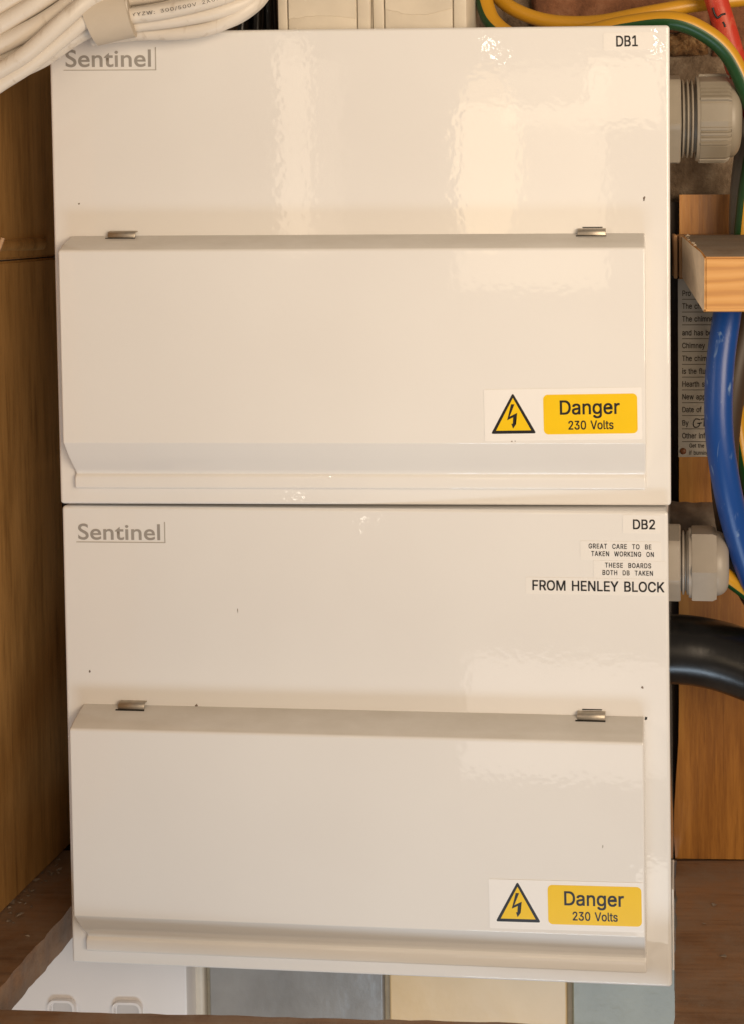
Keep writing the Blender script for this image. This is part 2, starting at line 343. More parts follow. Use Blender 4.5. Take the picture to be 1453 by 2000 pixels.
'm': (610, "53,0 53,379 112,379 112,295 108,295 112,310 118,323 125,335 132,346 141,355 151,363 161,370 172,376 183,380 195,384 207,386 219,386 239,385 257,380 273,372 287,361 299,347 309,331 316,314 321,295 312,295 317,308 322,321 329,332 337,343 347,353 357,361 368,369 381,375 394,380 407,383 422,385 437,386 453,385 468,383 483,378 497,372 510,364 522,354 532,342 541,328 548,313 553,296 556,276 557,255 557,0 496,0 496,254 494,273 490,289 483,302 473,313 460,321 447,326 433,329 419,330 406,330 395,328 384,324 374,320 365,314 358,307 351,299 345,290 341,280 338,270 336,259 335,247 335,0 274,0 274,260 273,275 269,288 262,301 253,311 242,320 229,326 215,329 199,330 188,330 178,328 168,325 158,320 148,314 140,307 132,299 126,289 121,278 117,266 114,253 114,238 114,0"),
'y': (389, "47,-139 61,-86 71,-87 104,-89 111,-87 118,-84 124,-80 130,-74 136,-67 141,-58 146,-48 151,-36 163,-1 17,379 84,379 165,155 187,87 206,21 184,21 202,87 224,155 305,379 371,379 204,-58 198,-72 191,-85 184,-97 177,-107 168,-116 159,-124 150,-130 139,-136 128,-140 117,-143 104,-145 91,-145 65,-143"),
'd': (424, "195,-8 172,-7 151,-2 130,5 111,16 94,29 79,45 66,64 55,84 46,108 39,133 35,160 34,189 35,218 39,245 46,270 55,293 66,313 79,332 95,347 112,361 131,371 151,378 173,383 196,384 213,384 228,381 241,378 253,373 263,367 272,360 280,353 287,346 306,319 311,319 311,509 372,509 372,0 313,0 313,59 307,59 287,31 280,24 272,17 263,10 252,4 241,-1 227,-5 212,-7|205,47 221,48 236,51 250,57 263,65 274,75 284,86 293,100 299,115 305,132 309,150 311,169 312,189 311,210 309,229 305,247 300,263 293,278 284,291 275,302 263,312 251,320 237,325 221,329 205,330 187,329 172,325 157,319 145,311 133,301 124,290 115,276 108,261 103,245 99,227 97,209 96,189 97,170 99,151 103,133 109,117 115,101 124,88 134,76 145,66 158,57 172,51 188,48"),
'u': (410, "182,-5 164,-4 146,-1 130,4 115,11 101,20 89,31 78,44 69,59 62,76 57,95 54,116 53,139 53,379 114,379 114,144 115,123 119,105 127,89 137,75 150,64 164,56 181,52 200,50 213,51 226,53 238,57 249,62 259,69 268,77 276,86 283,97 289,109 293,122 295,137 296,153 296,379 357,379 357,0 298,0 298,92 307,92 297,67 286,47 272,30 257,17 240,7 222,0 203,-4"),
'f': (254, "228,379 228,327 6,327 6,379|81,0 81,432 82,447 84,461 89,474 96,486 104,496 113,505 124,513 135,519 148,524 161,527 174,529 187,530 222,527 243,521 227,468 215,472 195,474 182,473 171,470 162,466 154,460 149,452 145,443 142,431 142,419 142,0"),
'p': (424, "53,-143 53,379 112,379 112,319 118,319 137,346 144,353 152,360 161,367 171,373 183,378 197,381 212,384 229,384 252,383 274,378 294,371 313,361 330,347 345,332 359,313 370,293 379,270 385,245 389,218 390,189 389,160 385,133 379,108 370,84 359,64 346,45 330,29 313,16 294,5 274,-2 252,-7 229,-8 213,-7 198,-5 184,-1 173,4 162,10 153,17 145,24 138,31 118,59 114,59 114,-143|220,47 237,48 253,51 267,57 279,66 291,76 301,88 309,101 316,117 321,133 325,151 327,170 328,189 327,209 325,227 321,245 316,261 309,276 301,290 291,301 280,311 267,319 253,325 237,329 220,330 203,329 188,325 174,320 161,312 150,302 140,291 132,278 125,263 120,247 116,229 113,210 113,189 113,169 116,150 120,132 125,115 132,100 140,86 150,75 162,65 174,57 188,51 204,48"),
'b': (424, "229,-8 213,-7 198,-5 184,-1 172,4 162,10 153,17 145,24 138,31 118,59 112,59 112,0 53,0 53,509 114,509 114,319 118,319 137,346 144,353 152,360 161,367 171,373 183,378 197,381 212,384 229,384 252,383 274,378 294,371 313,361 330,347 345,332 359,313 370,293 379,270 385,245 389,218 390,189 389,160 385,133 379,108 370,84 359,64 346,45 330,29 313,16 294,5 274,-2 252,-7|220,47 237,48 253,51 267,57 279,66 291,76 301,88 309,101 316,117 321,133 325,151 327,170 328,189 327,209 325,227 321,245 316,261 309,276 301,290 291,301 280,311 267,319 253,325 237,329 220,330 203,329 188,325 174,320 161,312 150,302 140,291 132,278 125,263 120,247 116,229 113,210 113,189 113,169 116,150 120,132 125,115 132,100 140,86 150,75 162,65 174,57 188,51 204,48"),
'w': (567, "138,0 23,379 87,379 133,214 154,137 175,41 165,41 186,135 206,214 252,379 316,379 362,214 382,136 402,41 391,41 413,135 434,214 480,379 545,379 429,0 368,0 319,172 305,225 291,280 277,338 291,338 277,280 263,225 248,172 199,0"),
'/': (249, "235,533 71,-76 14,-76 178,533"),
'.': (188, "95,-4 86,-4 78,-1 70,3 63,9 57,16 53,24 50,32 50,41 50,50 53,59 57,66 63,73 70,79 78,83 86,86 95,87 104,86 113,83 121,79 128,73 134,66 138,59 140,50 141,41 140,32 138,24 134,16 128,9 121,3 113,-1 104,-4"),
':': (188, "95,-4 86,-4 78,-1 70,3 63,9 57,16 53,24 50,32 50,41 50,50 53,59 57,66 63,73 70,79 78,83 86,86 95,87 104,86 113,83 121,79 128,73 134,66 138,59 140,50 141,41 140,32 138,24 134,16 128,9 121,3 113,-1 104,-4|95,271 86,272 78,274 70,278 63,284 57,291 53,299 50,307 50,316 50,325 53,334 57,342 63,349 70,354 78,359 86,361 95,362 104,361 113,359 121,354 128,349 134,342 138,334 140,325 141,316 140,307 138,299 134,291 128,284 121,278 113,274 104,272"),
'Z': (438, "42,0 42,46 273,385 306,431 341,476 348,454 285,452 223,452 40,452 40,509 397,509 397,462 169,129 134,81 97,33 90,54 152,57 214,57 399,57 399,0"),
'5': (453, "221,-7 199,-6 178,-2 159,3 140,11 123,21 108,32 94,45 83,60 73,76 66,93 62,111 60,130 122,130 124,119 127,108 132,98 138,89 145,80 154,73 163,66 173,60 184,56 196,52 208,50 221,50 236,51 250,53 264,58 276,64 288,72 298,82 307,92 314,104 320,117 324,131 327,146 328,162 327,178 324,193 320,208 314,221 306,233 297,244 286,254 275,262 262,269 248,273 233,276 218,277 205,276 192,275 180,272 167,268 156,264 145,258 136,252 128,246 67,253 96,509 366,509 366,452 151,452 134,301 136,301 145,308 155,315 166,320 178,325 190,329 203,331 216,333 229,334 247,333 263,330 279,326 294,321 308,314 321,306 334,296 345,285 355,273 364,260 372,246 379,231 384,215 388,199 390,181 391,163 390,139 385,117 379,95 369,76 357,57 343,41 327,27 309,15 289,6 268,-1 245,-5"),
'X': (474, "18,0 217,284 217,236 29,509 104,509 178,400 204,361 223,329 243,292 232,292 252,329 272,361 298,400 374,509 446,509 259,239 259,287 456,0 382,0 292,129 268,165 250,195 230,231 244,231 225,196 206,166 182,129 91,0"),
'7': (453, "97,0 323,448 323,452 62,452 62,509 391,509 391,449 165,0"),
'q': (424, "372,-143 311,-143 311,59 306,59 287,31 280,24 272,17 263,10 252,4 241,-1 227,-5 212,-7 195,-8 172,-7 151,-2 130,5 111,16 94,29 79,45 66,64 55,84 46,108 39,133 35,160 34,189 35,218 39,245 46,270 55,293 66,313 79,332 95,347 112,361 131,371 151,378 173,383 196,384 213,384 228,381 241,378 253,373 263,367 272,360 280,353 287,346 307,319 313,319 313,379 372,379|205,47 221,48 236,51 250,57 263,65 274,75 284,86 293,100 299,115 305,132 309,150 311,169 312,189 311,210 309,229 305,247 300,263 293,278 284,291 275,302 263,312 251,320 237,325 221,329 205,330 187,329 172,325 157,319 145,311 133,301 124,290 115,276 108,261 103,245 99,227 97,209 96,189 97,170 99,151 103,133 109,117 115,101 124,88 134,76 145,66 158,57 172,51 188,48"),
'P': (445, "60,0 60,509 235,509 263,507 289,503 312,497 332,487 350,476 366,462 379,447 390,430 398,411 404,391 407,370 409,348 407,325 404,304 398,284 390,265 379,248 366,233 350,219 332,207 312,198 289,191 263,187 235,186 109,186 109,242 233,242 252,243 269,246 284,250 297,256 308,264 318,272 327,282 333,294 338,306 342,319 344,333 344,348 344,362 342,376 338,389 333,402 326,413 318,423 308,431 297,439 284,444 268,449 251,451 232,452 125,452 125,0"),
'G': (520, "269,-7 236,-5 205,1 176,11 149,25 125,43 104,64 85,88 69,116 57,146 47,179 42,215 40,254 42,293 47,329 57,362 69,393 85,421 103,445 125,466 149,484 175,498 203,508 233,514 265,516 285,515 304,513 322,509 340,504 358,497 374,489 389,480 403,469 416,458 429,445 439,431 449,416 458,401 465,384 470,367 474,349 408,349 404,361 399,372 393,383 387,393 380,403 373,411 365,420 356,427 347,434 337,439 326,444 315,448 304,452 291,454 279,455 265,456 243,454 222,450 202,443 183,432 166,419 150,404 137,385 125,364 116,340 109,314 105,285 103,254 105,223 109,194 116,168 125,145 137,124 151,105 166,90 184,76 203,66 224,59 246,54 269,53 290,54 309,57 328,63 345,71 360,81 374,93 386,107 396,123 404,141 410,160 414,180 415,202 434,199 283,199 283,256 478,256 478,200 476,170 471,141 463,115 451,91 436,69 419,50 399,33 377,19 352,8 326,0 298,-5"),
'k': (381, "110,137 110,212 121,212 284,379 360,379 184,199 177,199|53,0 53,509 114,509 114,0|294,0 148,186 191,229 372,0"),
}


def letters(text, size, stretch=1.0, gap=0.0, space=None):
    """flat mesh of a line of print, left end at x = 0, baseline at z = 0, facing -y; returns mesh, width"""
    x = 0.0
    verts, faces = [], []
    for ch in text:
        if ch == ' ':
            x += (space if space is not None else 280) + gap
            continue
        adv, loops = GLYPHS[ch]
        rings = [[Vector((*map(float, q.split(',')), 0.0)) for q in lp.split(' ')] for lp in loops.split('|')]
        area2 = [sum(p.x * q.y - q.x * p.y for p, q in zip(g, g[1:] + g[:1])) for g in rings]
        outer = [i for i, s in enumerate(area2) if s < 0]
        for n_, i in enumerate(outer):
            xs, ys = [p.x for p in rings[i]], [p.y for p in rings[i]]
            holes = [rings[j] for j, s in enumerate(area2) if s > 0 and min(xs) <= rings[j][0].x <= max(xs) and min(ys) <= rings[j][0].y <= max(ys)]
            polys = [rings[i]] + holes
            flat = [p for g in polys for p in g]
            base = len(verts)
            for p in flat:
                verts.append(((p.x + x) * size / 1000 * stretch, -0.000004 * n_, p.y * size / 1000))
            tris = tessellate_polygon(polys)
            if not holes:
                got = sum(abs((flat[t[1]] - flat[t[0]]).cross(flat[t[2]] - flat[t[0]]).z) for t in tris)
                if abs(got + area2[i]) > 0.01 * got:
                    tb = bmesh.new()
                    tb.faces.new([tb.verts.new(p) for p in rings[i]])
                    tb.verts.index_update()
                    bmesh.ops.triangulate(tb, faces=list(tb.faces), ngon_method='EAR_CLIP')
                    tris = [[v.index for v in fc.verts] for fc in tb.faces]
                    tb.free()
            for t in tris:
                faces.append(tuple(base + k for k in t))
        x += adv + gap
    me = bpy.data.meshes.new('print')
    me.from_pydata(verts, [], faces)
    bm = bmesh.new()
    bm.from_mesh(me)
    for fc in bm.faces:
        fc.normal_update()
        if fc.normal.y > 0:
            fc.normal_flip()
    bm.to_mesh(me)
    bm.free()
    return me, (x - gap) * size / 1000 * stretch


def embolden(me, d):
    vs_, fs_ = [], []
    for q, (dx, dz) in enumerate(((-d, -d), (d, -d), (d, d), (-d, d))):
        b0 = len(vs_)
        vs_ += [(v.co.x + dx, v.co.y - 0.000006 * q, v.co.z + dz) for v in me.vertices]
        fs_ += [tuple(b0 + k for k in p.vertices) for p in me.polygons]
    out = bpy.data.meshes.new('print')
    out.from_pydata(vs_, [], fs_)
    bpy.data.meshes.remove(me)
    return out


def put_print(text, x0, x1, z, y, cap, mat, parent, tilt=0.0, gap=0.0, space=None, name='lettering', bold=0.022):
    """a printed line from x0 to x1 on baseline z, capital height cap"""
    size = cap / 0.5175
    me, w = letters(text, size, 1.0, gap, space)
    k = (x1 - x0) / w
    for v in me.vertices:
        v.co.x *= k
    me = embolden(me, cap * bold)
    o = obj(name, me, mat, parent)
    o.location = (x0, y, z)
    o.rotation_euler = (0, -tilt, 0)
    return o


# ------------------------------------------------------------------ materials
def new_mat(name):
    m = bpy.data.materials.new(name)
    m.use_nodes = True
    nt = m.node_tree
    return m, nt, nt.nodes['Principled BSDF']


def N(nt, typ, **kw):
    n = nt.nodes.new(typ)
    for k, v in kw.items():
        if k in n.inputs:
            n.inputs[k].default_value = v
        else:
            setattr(n, k, v)
    return n


def coords(nt, scale=(1, 1, 1), kind='Object'):
    tc = N(nt, 'ShaderNodeTexCoord')
    mp = N(nt, 'ShaderNodeMapping')
    mp.inputs['Scale'].default_value = scale
    nt.links.new(tc.outputs[kind], mp.inputs['Vector'])
    return mp.outputs['Vector']


def ramp(nt, fac, stops):
    rp = N(nt, 'ShaderNodeValToRGB')
    el = rp.color_ramp.elements
    while len(el) < len(stops):
        el.new(0.5)
    for e, (p, c) in zip(el, stops):
        e.position = p
        e.color = (*c, 1)
    nt.links.new(fac, rp.inputs['Fac'])
    return rp.outputs['Color']


def bump(nt, bsdf, height, dist, strength=1.0):
    b = N(nt, 'ShaderNodeBump')
    b.inputs['Strength'].default_value = strength
    b.inputs['Distance'].default_value = dist
    nt.links.new(height, b.inputs['Height'])
    nt.links.new(b.outputs['Normal'], bsdf.inputs['Normal'])
    return b


def plain(name, col, rough=0.5, metal=0.0, var=0.08, scale=60.0, bdist=0.0, bscale=400.0, spec=0.5):
    """a colour with slight uneven tone and fine relief"""
    m, nt, b = new_mat(name)
    v = coords(nt)
    nz = N(nt, 'ShaderNodeTexNoise', Scale=scale, Detail=5.0)
    nt.links.new(v, nz.inputs['Vector'])
    c = ramp(nt, nz.outputs['Fac'], [(0.3, tuple(x * (1 - var) for x in col)), (0.7, tuple(min(1, x * (1 + var)) for x in col))])
    nt.links.new(c, b.inputs['Base Color'])
    b.inputs['Roughness'].default_value = rough
    b.inputs['Metallic'].default_value = metal
    b.inputs['Specular IOR Level'].default_value = spec
    if bdist:
        n2 = N(nt, 'ShaderNodeTexNoise', Scale=bscale, Detail=4.0)
        nt.links.new(v, n2.inputs['Vector'])
        bump(nt, b, n2.outputs['Fac'], bdist)
    return m


def enamel_mat(name='white_enamel', dusty=False):
    m, nt, b = new_mat(name)
    v = coords(nt)
    nz = N(nt, 'ShaderNodeTexNoise', Scale=9.0, Detail=3.0)
    nt.links.new(v, nz.inputs['Vector'])
    c = ramp(nt, nz.outputs['Fac'], [(0.3, (0.78, 0.765, 0.745)), (0.7, (0.82, 0.81, 0.79))])
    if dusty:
        # grime film on the upward ledge, thin in places; its colour also carries the ledge's shade
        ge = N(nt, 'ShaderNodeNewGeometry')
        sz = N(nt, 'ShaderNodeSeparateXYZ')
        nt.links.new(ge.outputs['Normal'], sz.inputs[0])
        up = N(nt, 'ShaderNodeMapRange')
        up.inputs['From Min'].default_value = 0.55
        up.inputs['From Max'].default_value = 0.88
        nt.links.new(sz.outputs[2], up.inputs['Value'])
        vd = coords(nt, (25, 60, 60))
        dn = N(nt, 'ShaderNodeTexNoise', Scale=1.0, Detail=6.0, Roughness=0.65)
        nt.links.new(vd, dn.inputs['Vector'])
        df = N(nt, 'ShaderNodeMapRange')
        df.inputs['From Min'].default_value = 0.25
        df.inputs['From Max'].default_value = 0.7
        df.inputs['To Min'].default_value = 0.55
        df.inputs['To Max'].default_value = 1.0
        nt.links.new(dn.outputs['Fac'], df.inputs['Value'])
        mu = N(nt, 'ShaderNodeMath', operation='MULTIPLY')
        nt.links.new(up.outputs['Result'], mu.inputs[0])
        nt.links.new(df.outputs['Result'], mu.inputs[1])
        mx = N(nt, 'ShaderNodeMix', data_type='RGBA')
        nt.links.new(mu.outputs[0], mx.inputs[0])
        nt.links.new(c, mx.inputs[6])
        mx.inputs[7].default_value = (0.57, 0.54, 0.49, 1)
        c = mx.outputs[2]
    nt.links.new(c, b.inputs['Base Color'])
    sm = N(nt, 'ShaderNodeTexNoise', Scale=22.0, Detail=5.0, Roughness=0.6)
    nt.links.new(v, sm.inputs['Vector'])
    rr = N(nt, 'ShaderNodeMapRange')
    rr.inputs['From Min'].default_value = 0.35
    rr.inputs['From Max'].default_value = 0.7
    rr.inputs['To Min'].default_value = 0.015
    rr.inputs['To Max'].default_value = 0.05
    nt.links.new(sm.outputs['Fac'], rr.inputs['Value'])
    nt.links.new(rr.outputs['Result'], b.inputs['Roughness'])
    b.inputs['Specular IOR Level'].default_value = 0.55
    n1 = N(nt, 'ShaderNodeTexNoise', Scale=280.0, Detail=1.0, Roughness=0.4)
    n2 = N(nt, 'ShaderNodeTexNoise', Scale=28.0, Detail=1.0)
    nt.links.new(v, n1.inputs['Vector'])
    nt.links.new(v, n2.inputs['Vector'])
    ad = N(nt, 'ShaderNodeMath', operation='MULTIPLY_ADD')
    ad.inputs[1].default_value = 2.0
    nt.links.new(n2.outputs['Fac'], ad.inputs[0])
    nt.links.new(n1.outputs['Fac'], ad.inputs[2])
    bump(nt, b, ad.outputs[0], 0.000032)
    return m


def wood_mat(name, dark, mid, light, axis='z', rough=0.45, grain=1.0, dust=None, bdist=0.0002):
    m, nt, b = new_mat(name)
    sc = {'z': (14, 14, 1.1), 'x': (1.1, 14, 14), 'y': (14, 1.1, 14)}[axis]
    v = coords(nt, tuple(s * grain for s in sc))
    big = N(nt, 'ShaderNodeTexNoise', Scale=2.2, Detail=3.0, Distortion=1.2)
    fine = N(nt, 'ShaderNodeTexNoise', Scale=22.0, Detail=7.0, Roughness=0.7)
    for t in (big, fine):
        nt.links.new(v, t.inputs['Vector'])
    mx = N(nt, 'ShaderNodeMath', operation='MULTIPLY_ADD')
    mx.inputs[1].default_value = 0.45
    nt.links.new(fine.outputs['Fac'], mx.inputs[0])
    sc2 = N(nt, 'ShaderNodeMath', operation='MULTIPLY')
    sc2.inputs[1].default_value = 0.62
    nt.links.new(big.outputs['Fac'], sc2.inputs[0])
    nt.links.new(sc2.outputs[0], mx.inputs[2])
    c = ramp(nt, mx.outputs[0], [(0.40, dark), (0.53, mid), (0.67, light)])
    vp = coords(nt, tuple(s * grain * 5.5 if s > 5 else s * grain * 3.0 for s in sc))
    pn = N(nt, 'ShaderNodeTexNoise', Scale=6.0, Detail=3.0, Roughness=0.6)
    nt.links.new(vp, pn.inputs['Vector'])
    pf = ramp(nt, pn.outputs['Fac'], [(0.54, (1.0, 1.0, 1.0)), (0.70, (0.74, 0.71, 0.68))])
    pm = N(nt, 'ShaderNodeMix', data_type='RGBA', blend_type='MULTIPLY')
    pm.inputs[0].default_value = 1.0
    nt.links.new(c, pm.inputs[6])
    nt.links.new(pf, pm.inputs[7])
    c = pm.outputs[2]
    if dust:
        v2 = coords(nt)
        dn = N(nt, 'ShaderNodeTexNoise', Scale=55.0, Detail=6.0, Roughness=0.7)
        nt.links.new(v2, dn.inputs['Vector'])
        f2 = ramp(nt, dn.outputs['Fac'], [(0.38, (0.1,) * 3), (0.68, (0.85,) * 3)])
        mm = N(nt, 'ShaderNodeMix', data_type='RGBA')
        nt.links.new(f2, mm.inputs[0])
        nt.links.new(c, mm.inputs[6])
        mm.inputs[7].default_value = (*dust, 1)
        c = mm.outputs[2]
    nt.links.new(c, b.inputs['Base Color'])
    b.inputs['Roughness'].default_value = rough
    bump(nt, b, fine.outputs['Fac'], bdist)
    return m


def ringed_wood(name):
    """planed pine: growth lines along x, wavering"""
    m, nt, b = new_mat(name)
    v = coords(nt, (14, 30, 150))
    wv = N(nt, 'ShaderNodeTexWave', Scale=0.42, Distortion=5.5, Detail=4.0)
    wv.bands_direction = 'Z'
    wv.inputs['Detail Scale'].default_value = 1.6
    nt.links.new(v, wv.inputs['Vector'])
    c = ramp(nt, wv.outputs['Fac'], [(0.0, (0.50, 0.235, 0.062)), (0.3, (0.60, 0.30, 0.085)), (1.0, (0.66, 0.35, 0.11))])
    nt.links.new(c, b.inputs['Base Color'])
    b.inputs['Roughness'].default_value = 0.42
    bump(nt, b, wv.outputs['Fac'], 0.0002)
    return m


def rough_mat(name, c0, c1, c2, scale=40.0, dist=0.002, rough=0.95):
    m, nt, b = new_mat(name)
    v = coords(nt)
    n1 = N(nt, 'ShaderNodeTexNoise', Scale=scale, Detail=8.0, Roughness=0.65)
    n2 = N(nt, 'ShaderNodeTexNoise', Scale=scale * 6, Detail=6.0, Roughness=0.7)
    for t in (n1, n2):
        nt.links.new(v, t.inputs['Vector'])
    c = ramp(nt, n1.outputs['Fac'], [(0.34, c0), (0.5, c1), (0.66, c2)])
    nt.links.new(c, b.inputs['Base Color'])
    b.inputs['Roughness'].default_value = rough
    ad = N(nt, 'ShaderNodeMath', operation='MULTIPLY_ADD')
    ad.inputs[1].default_value = 0.25
    nt.links.new(n2.outputs['Fac'], ad.inputs[0])
    nt.links.new(n1.outputs['Fac'], ad.inputs[2])
    bump(nt, b, ad.outputs[0], dist)
    return m


def striped_cable(name, yellow, green, lo, hi, rough=0.35):
    """earth cable: a green band between lo and hi round the section, the rest yellow"""
    m, nt, b = new_mat(name)
    tc = N(nt, 'ShaderNodeTexCoord')
    sx = N(nt, 'ShaderNodeSeparateXYZ')
    nt.links.new(tc.outputs['UV'], sx.inputs[0])
    a = N(nt, 'ShaderNodeMath', operation='GREATER_THAN')
    a.inputs[1].default_value = lo
    c = N(nt, 'ShaderNodeMath', operation='LESS_THAN')
    c.inputs[1].default_value = hi
    mu = N(nt, 'ShaderNodeMath', operation='MULTIPLY')
    nt.links.new(sx.outputs[1], a.inputs[0])
    nt.links.new(sx.outputs[1], c.inputs[0])
    nt.links.new(a.outputs[0], mu.inputs[0])
    nt.links.new(c.outputs[0], mu.inputs[1])
    mm = N(nt, 'ShaderNodeMix', data_type='RGBA')
    nt.links.new(mu.outputs[0], mm.inputs[0])
    mm.inputs[6].default_value = (*yellow, 1)
    mm.inputs[7].default_value = (*green, 1)
    nt.links.new(mm.outputs[2], b.inputs['Base Color'])
    b.inputs['Roughness'].default_value = rough
    return m


def scuffed_cable(name, col, scuff, rough=0.38, lo=0.66, hi=0.74):
    m, nt, b = new_mat(name)
    v = coords(nt, (220, 220, 70))
    nz = N(nt, 'ShaderNodeTexNoise', Scale=1.0, Detail=4.0, Distortion=0.6)
    nt.links.new(v, nz.inputs['Vector'])
    c = ramp(nt, nz.outputs['Fac'], [(lo, col), (hi, scuff)])
    nt.links.new(c, b.inputs['Base Color'])
    b.inputs['Roughness'].default_value = rough
    bump(nt, b, nz.outputs['Fac'], 0.0001)
    return m


MAT = {
    'enamel': enamel_mat(),
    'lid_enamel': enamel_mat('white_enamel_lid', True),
    'label': plain('label_white', (0.865, 0.85, 0.83), 0.32, var=0.01, scale=20),
    'tape_label': plain('label_tape_clear', (0.825, 0.805, 0.775), 0.22, var=0.01, scale=20),
    'ink': plain('black_ink', (0.012, 0.011, 0.012), 0.35, var=0.1),
    'brown_ink': plain('form_ink', (0.035, 0.028, 0.022), 0.7, var=0.2, scale=500),
    'yellow': plain('warning_yellow', (0.88, 0.575, 0.004), 0.3, var=0.02),
    'logo': plain('logo_grey', (0.33, 0.31, 0.285), 0.4, var=0.05),
    'logo_line': plain('logo_line_grey', (0.42, 0.39, 0.35), 0.4, var=0.05),
    'clip': plain('clip_steel', (0.50, 0.45, 0.38), 0.5, metal=1.0, var=0.12, scale=300, bdist=0.00003),
    'slot': plain('slot_black', (0.008, 0.007, 0.006), 0.8),
    'chip': plain('bare_metal_chip', (0.17, 0.13, 0.10), 0.7, var=0.3, scale=900),
    'panel': wood_mat('back_panel_wood', (0.27, 0.108, 0.019), (0.41, 0.178, 0.033), (0.50, 0.24, 0.052), 'z', 0.42),
    'side': wood_mat('side_panel_wood', (0.27, 0.140, 0.042), (0.38, 0.205, 0.066), (0.46, 0.255, 0.088), 'z', 0.4),
    'shelf': wood_mat('shelf_wood', (0.155, 0.080, 0.040), (0.25, 0.132, 0.064), (0.33, 0.178, 0.09), 'x', 0.55, dust=(0.27, 0.195, 0.14)),
    'sawn': wood_mat('sawn_edge_wood', (0.36, 0.19, 0.085), (0.54, 0.31, 0.15), (0.68, 0.44, 0.25), 'y', 0.8, bdist=0.0008),
    'pine': ringed_wood('planed_pine'),
    'weathered': wood_mat('weathered_pine', (0.13, 0.085, 0.052), (0.19, 0.128, 0.08), (0.25, 0.175, 0.115), 'x', 0.8, dust=(0.24, 0.19, 0.14), bdist=0.0006),
    'endgrain': plain('primed_end_grain', (0.68, 0.55, 0.40), 0.8, var=0.1, scale=160, bdist=0.0004),
    'ply': wood_mat('plywood_edge', (0.27, 0.13, 0.05), (0.42, 0.22, 0.09), (0.5, 0.28, 0.13), 'z', 0.7, bdist=0.0005),
    'brick': rough_mat('brick_red_brown', (0.15, 0.062, 0.03), (0.25, 0.105, 0.05), (0.33, 0.16, 0.085), 60, 0.003),
    'broken': rough_mat('broken_brick', (0.05, 0.022, 0.008), (0.24, 0.12, 0.04), (0.42, 0.26, 0.12), 120, 0.006),
    'mortar': rough_mat('old_mortar', (0.11, 0.070, 0.040), (0.21, 0.150, 0.098), (0.36, 0.285, 0.205), 45, 0.005),
    'plaster': rough_mat('grey_plaster', (0.18, 0.14, 0.105), (0.23, 0.185, 0.145), (0.28, 0.23, 0.185), 60, 0.0015),
    'paint': plain('old_white_paint', (0.66, 0.60, 0.50), 0.5, var=0.07, scale=50, bdist=0.0004, bscale=90),
    'paper': plain('form_paper', (0.42, 0.385, 0.33), 0.8, var=0.04, scale=80),
    'pin': plain('rusty_pin', (0.22, 0.075, 0.02), 0.4, var=0.3, scale=300),
    'white_cable': scuffed_cable('white_cable_sheath', (0.70, 0.64, 0.56), (0.46, 0.38, 0.29), 0.42, 0.58, 0.85),
    'tape': plain('masking_tape', (0.52, 0.45, 0.36), 0.7, var=0.05, scale=60, bdist=0.0004, bscale=120),
    'blue': scuffed_cable('blue_cable_sheath', (0.002, 0.050, 0.245), (0.16, 0.25, 0.42), 0.34, 0.62, 0.74),
    'brown': scuffed_cable('brown_cable_sheath', (0.040, 0.022, 0.010), (0.10, 0.07, 0.045), 0.5, 0.72, 0.85),
    'grey': scuffed_cable('grey_cable_sheath', (0.145, 0.135, 0.12), (0.30, 0.28, 0.25), 0.4, 0.68, 0.8),
    'earth': striped_cable('earth_cable_sheath', (0.56, 0.28, 0.012), (0.006, 0.052, 0.010), 0.06, 0.42),
    'earth_yellow': striped_cable('earth_cable_yellow_side', (0.56, 0.28, 0.015), (0.010, 0.085, 0.016), 0.32, 0.6),
    'earth_left': striped_cable('earth_cable_green_left', (0.56, 0.28, 0.012), (0.006, 0.052, 0.010), 0.03, 0.42),
    'red': scuffed_cable('red_sleeve', (0.50, 0.035, 0.015), (0.55, 0.13, 0.07), 0.4, 0.5, 0.8),
    'black': scuffed_cable('black_cable_sheath', (0.006, 0.0055, 0.005), (0.016, 0.014, 0.013), 0.27, 0.6, 0.9),
    'gland': plain('gland_grey_nylon', (0.30, 0.262, 0.205), 0.42, var=0.05, scale=80),
    'gland_pale': plain('gland_pale_nylon', (0.34, 0.30, 0.25), 0.4, var=0.06, scale=80),
    'slate': plain('slate_blue_tile', (0.31, 0.305, 0.295), 0.32, var=0.16, scale=30, bdist=0.0008, bscale=60),
    'cream': plain('cream_tile', (0.80, 0.58, 0.30), 0.32, var=0.04, scale=30, bdist=0.0003, bscale=60),
    'sage': plain('sage_tile', (0.30, 0.29, 0.20), 0.32, var=0.16, scale=30, bdist=0.0008, bscale=60),
    'grout': plain('cream_grout', (0.58, 0.47, 0.32), 0.85, var=0.1, scale=200),
    'recess': plain('recess_shade', (0.58, 0.55, 0.53), 0.5, var=0.02),
    'plastic': plain('white_plastic', (0.80, 0.765, 0.745), 0.4, var=0.01),
    'backing': wood_mat('gap_shade_brown', (0.018, 0.010, 0.005), (0.030, 0.017, 0.009), (0.045, 0.026, 0.014), 'z', 0.7),
    'fleck': plain('plaster_fleck', (0.24, 0.19, 0.145), 0.9, var=0.2, scale=400),
}

# ------------------------------------------------------------------ the setting
SHELF_Z = -0.232
BACK_Y = 0.099

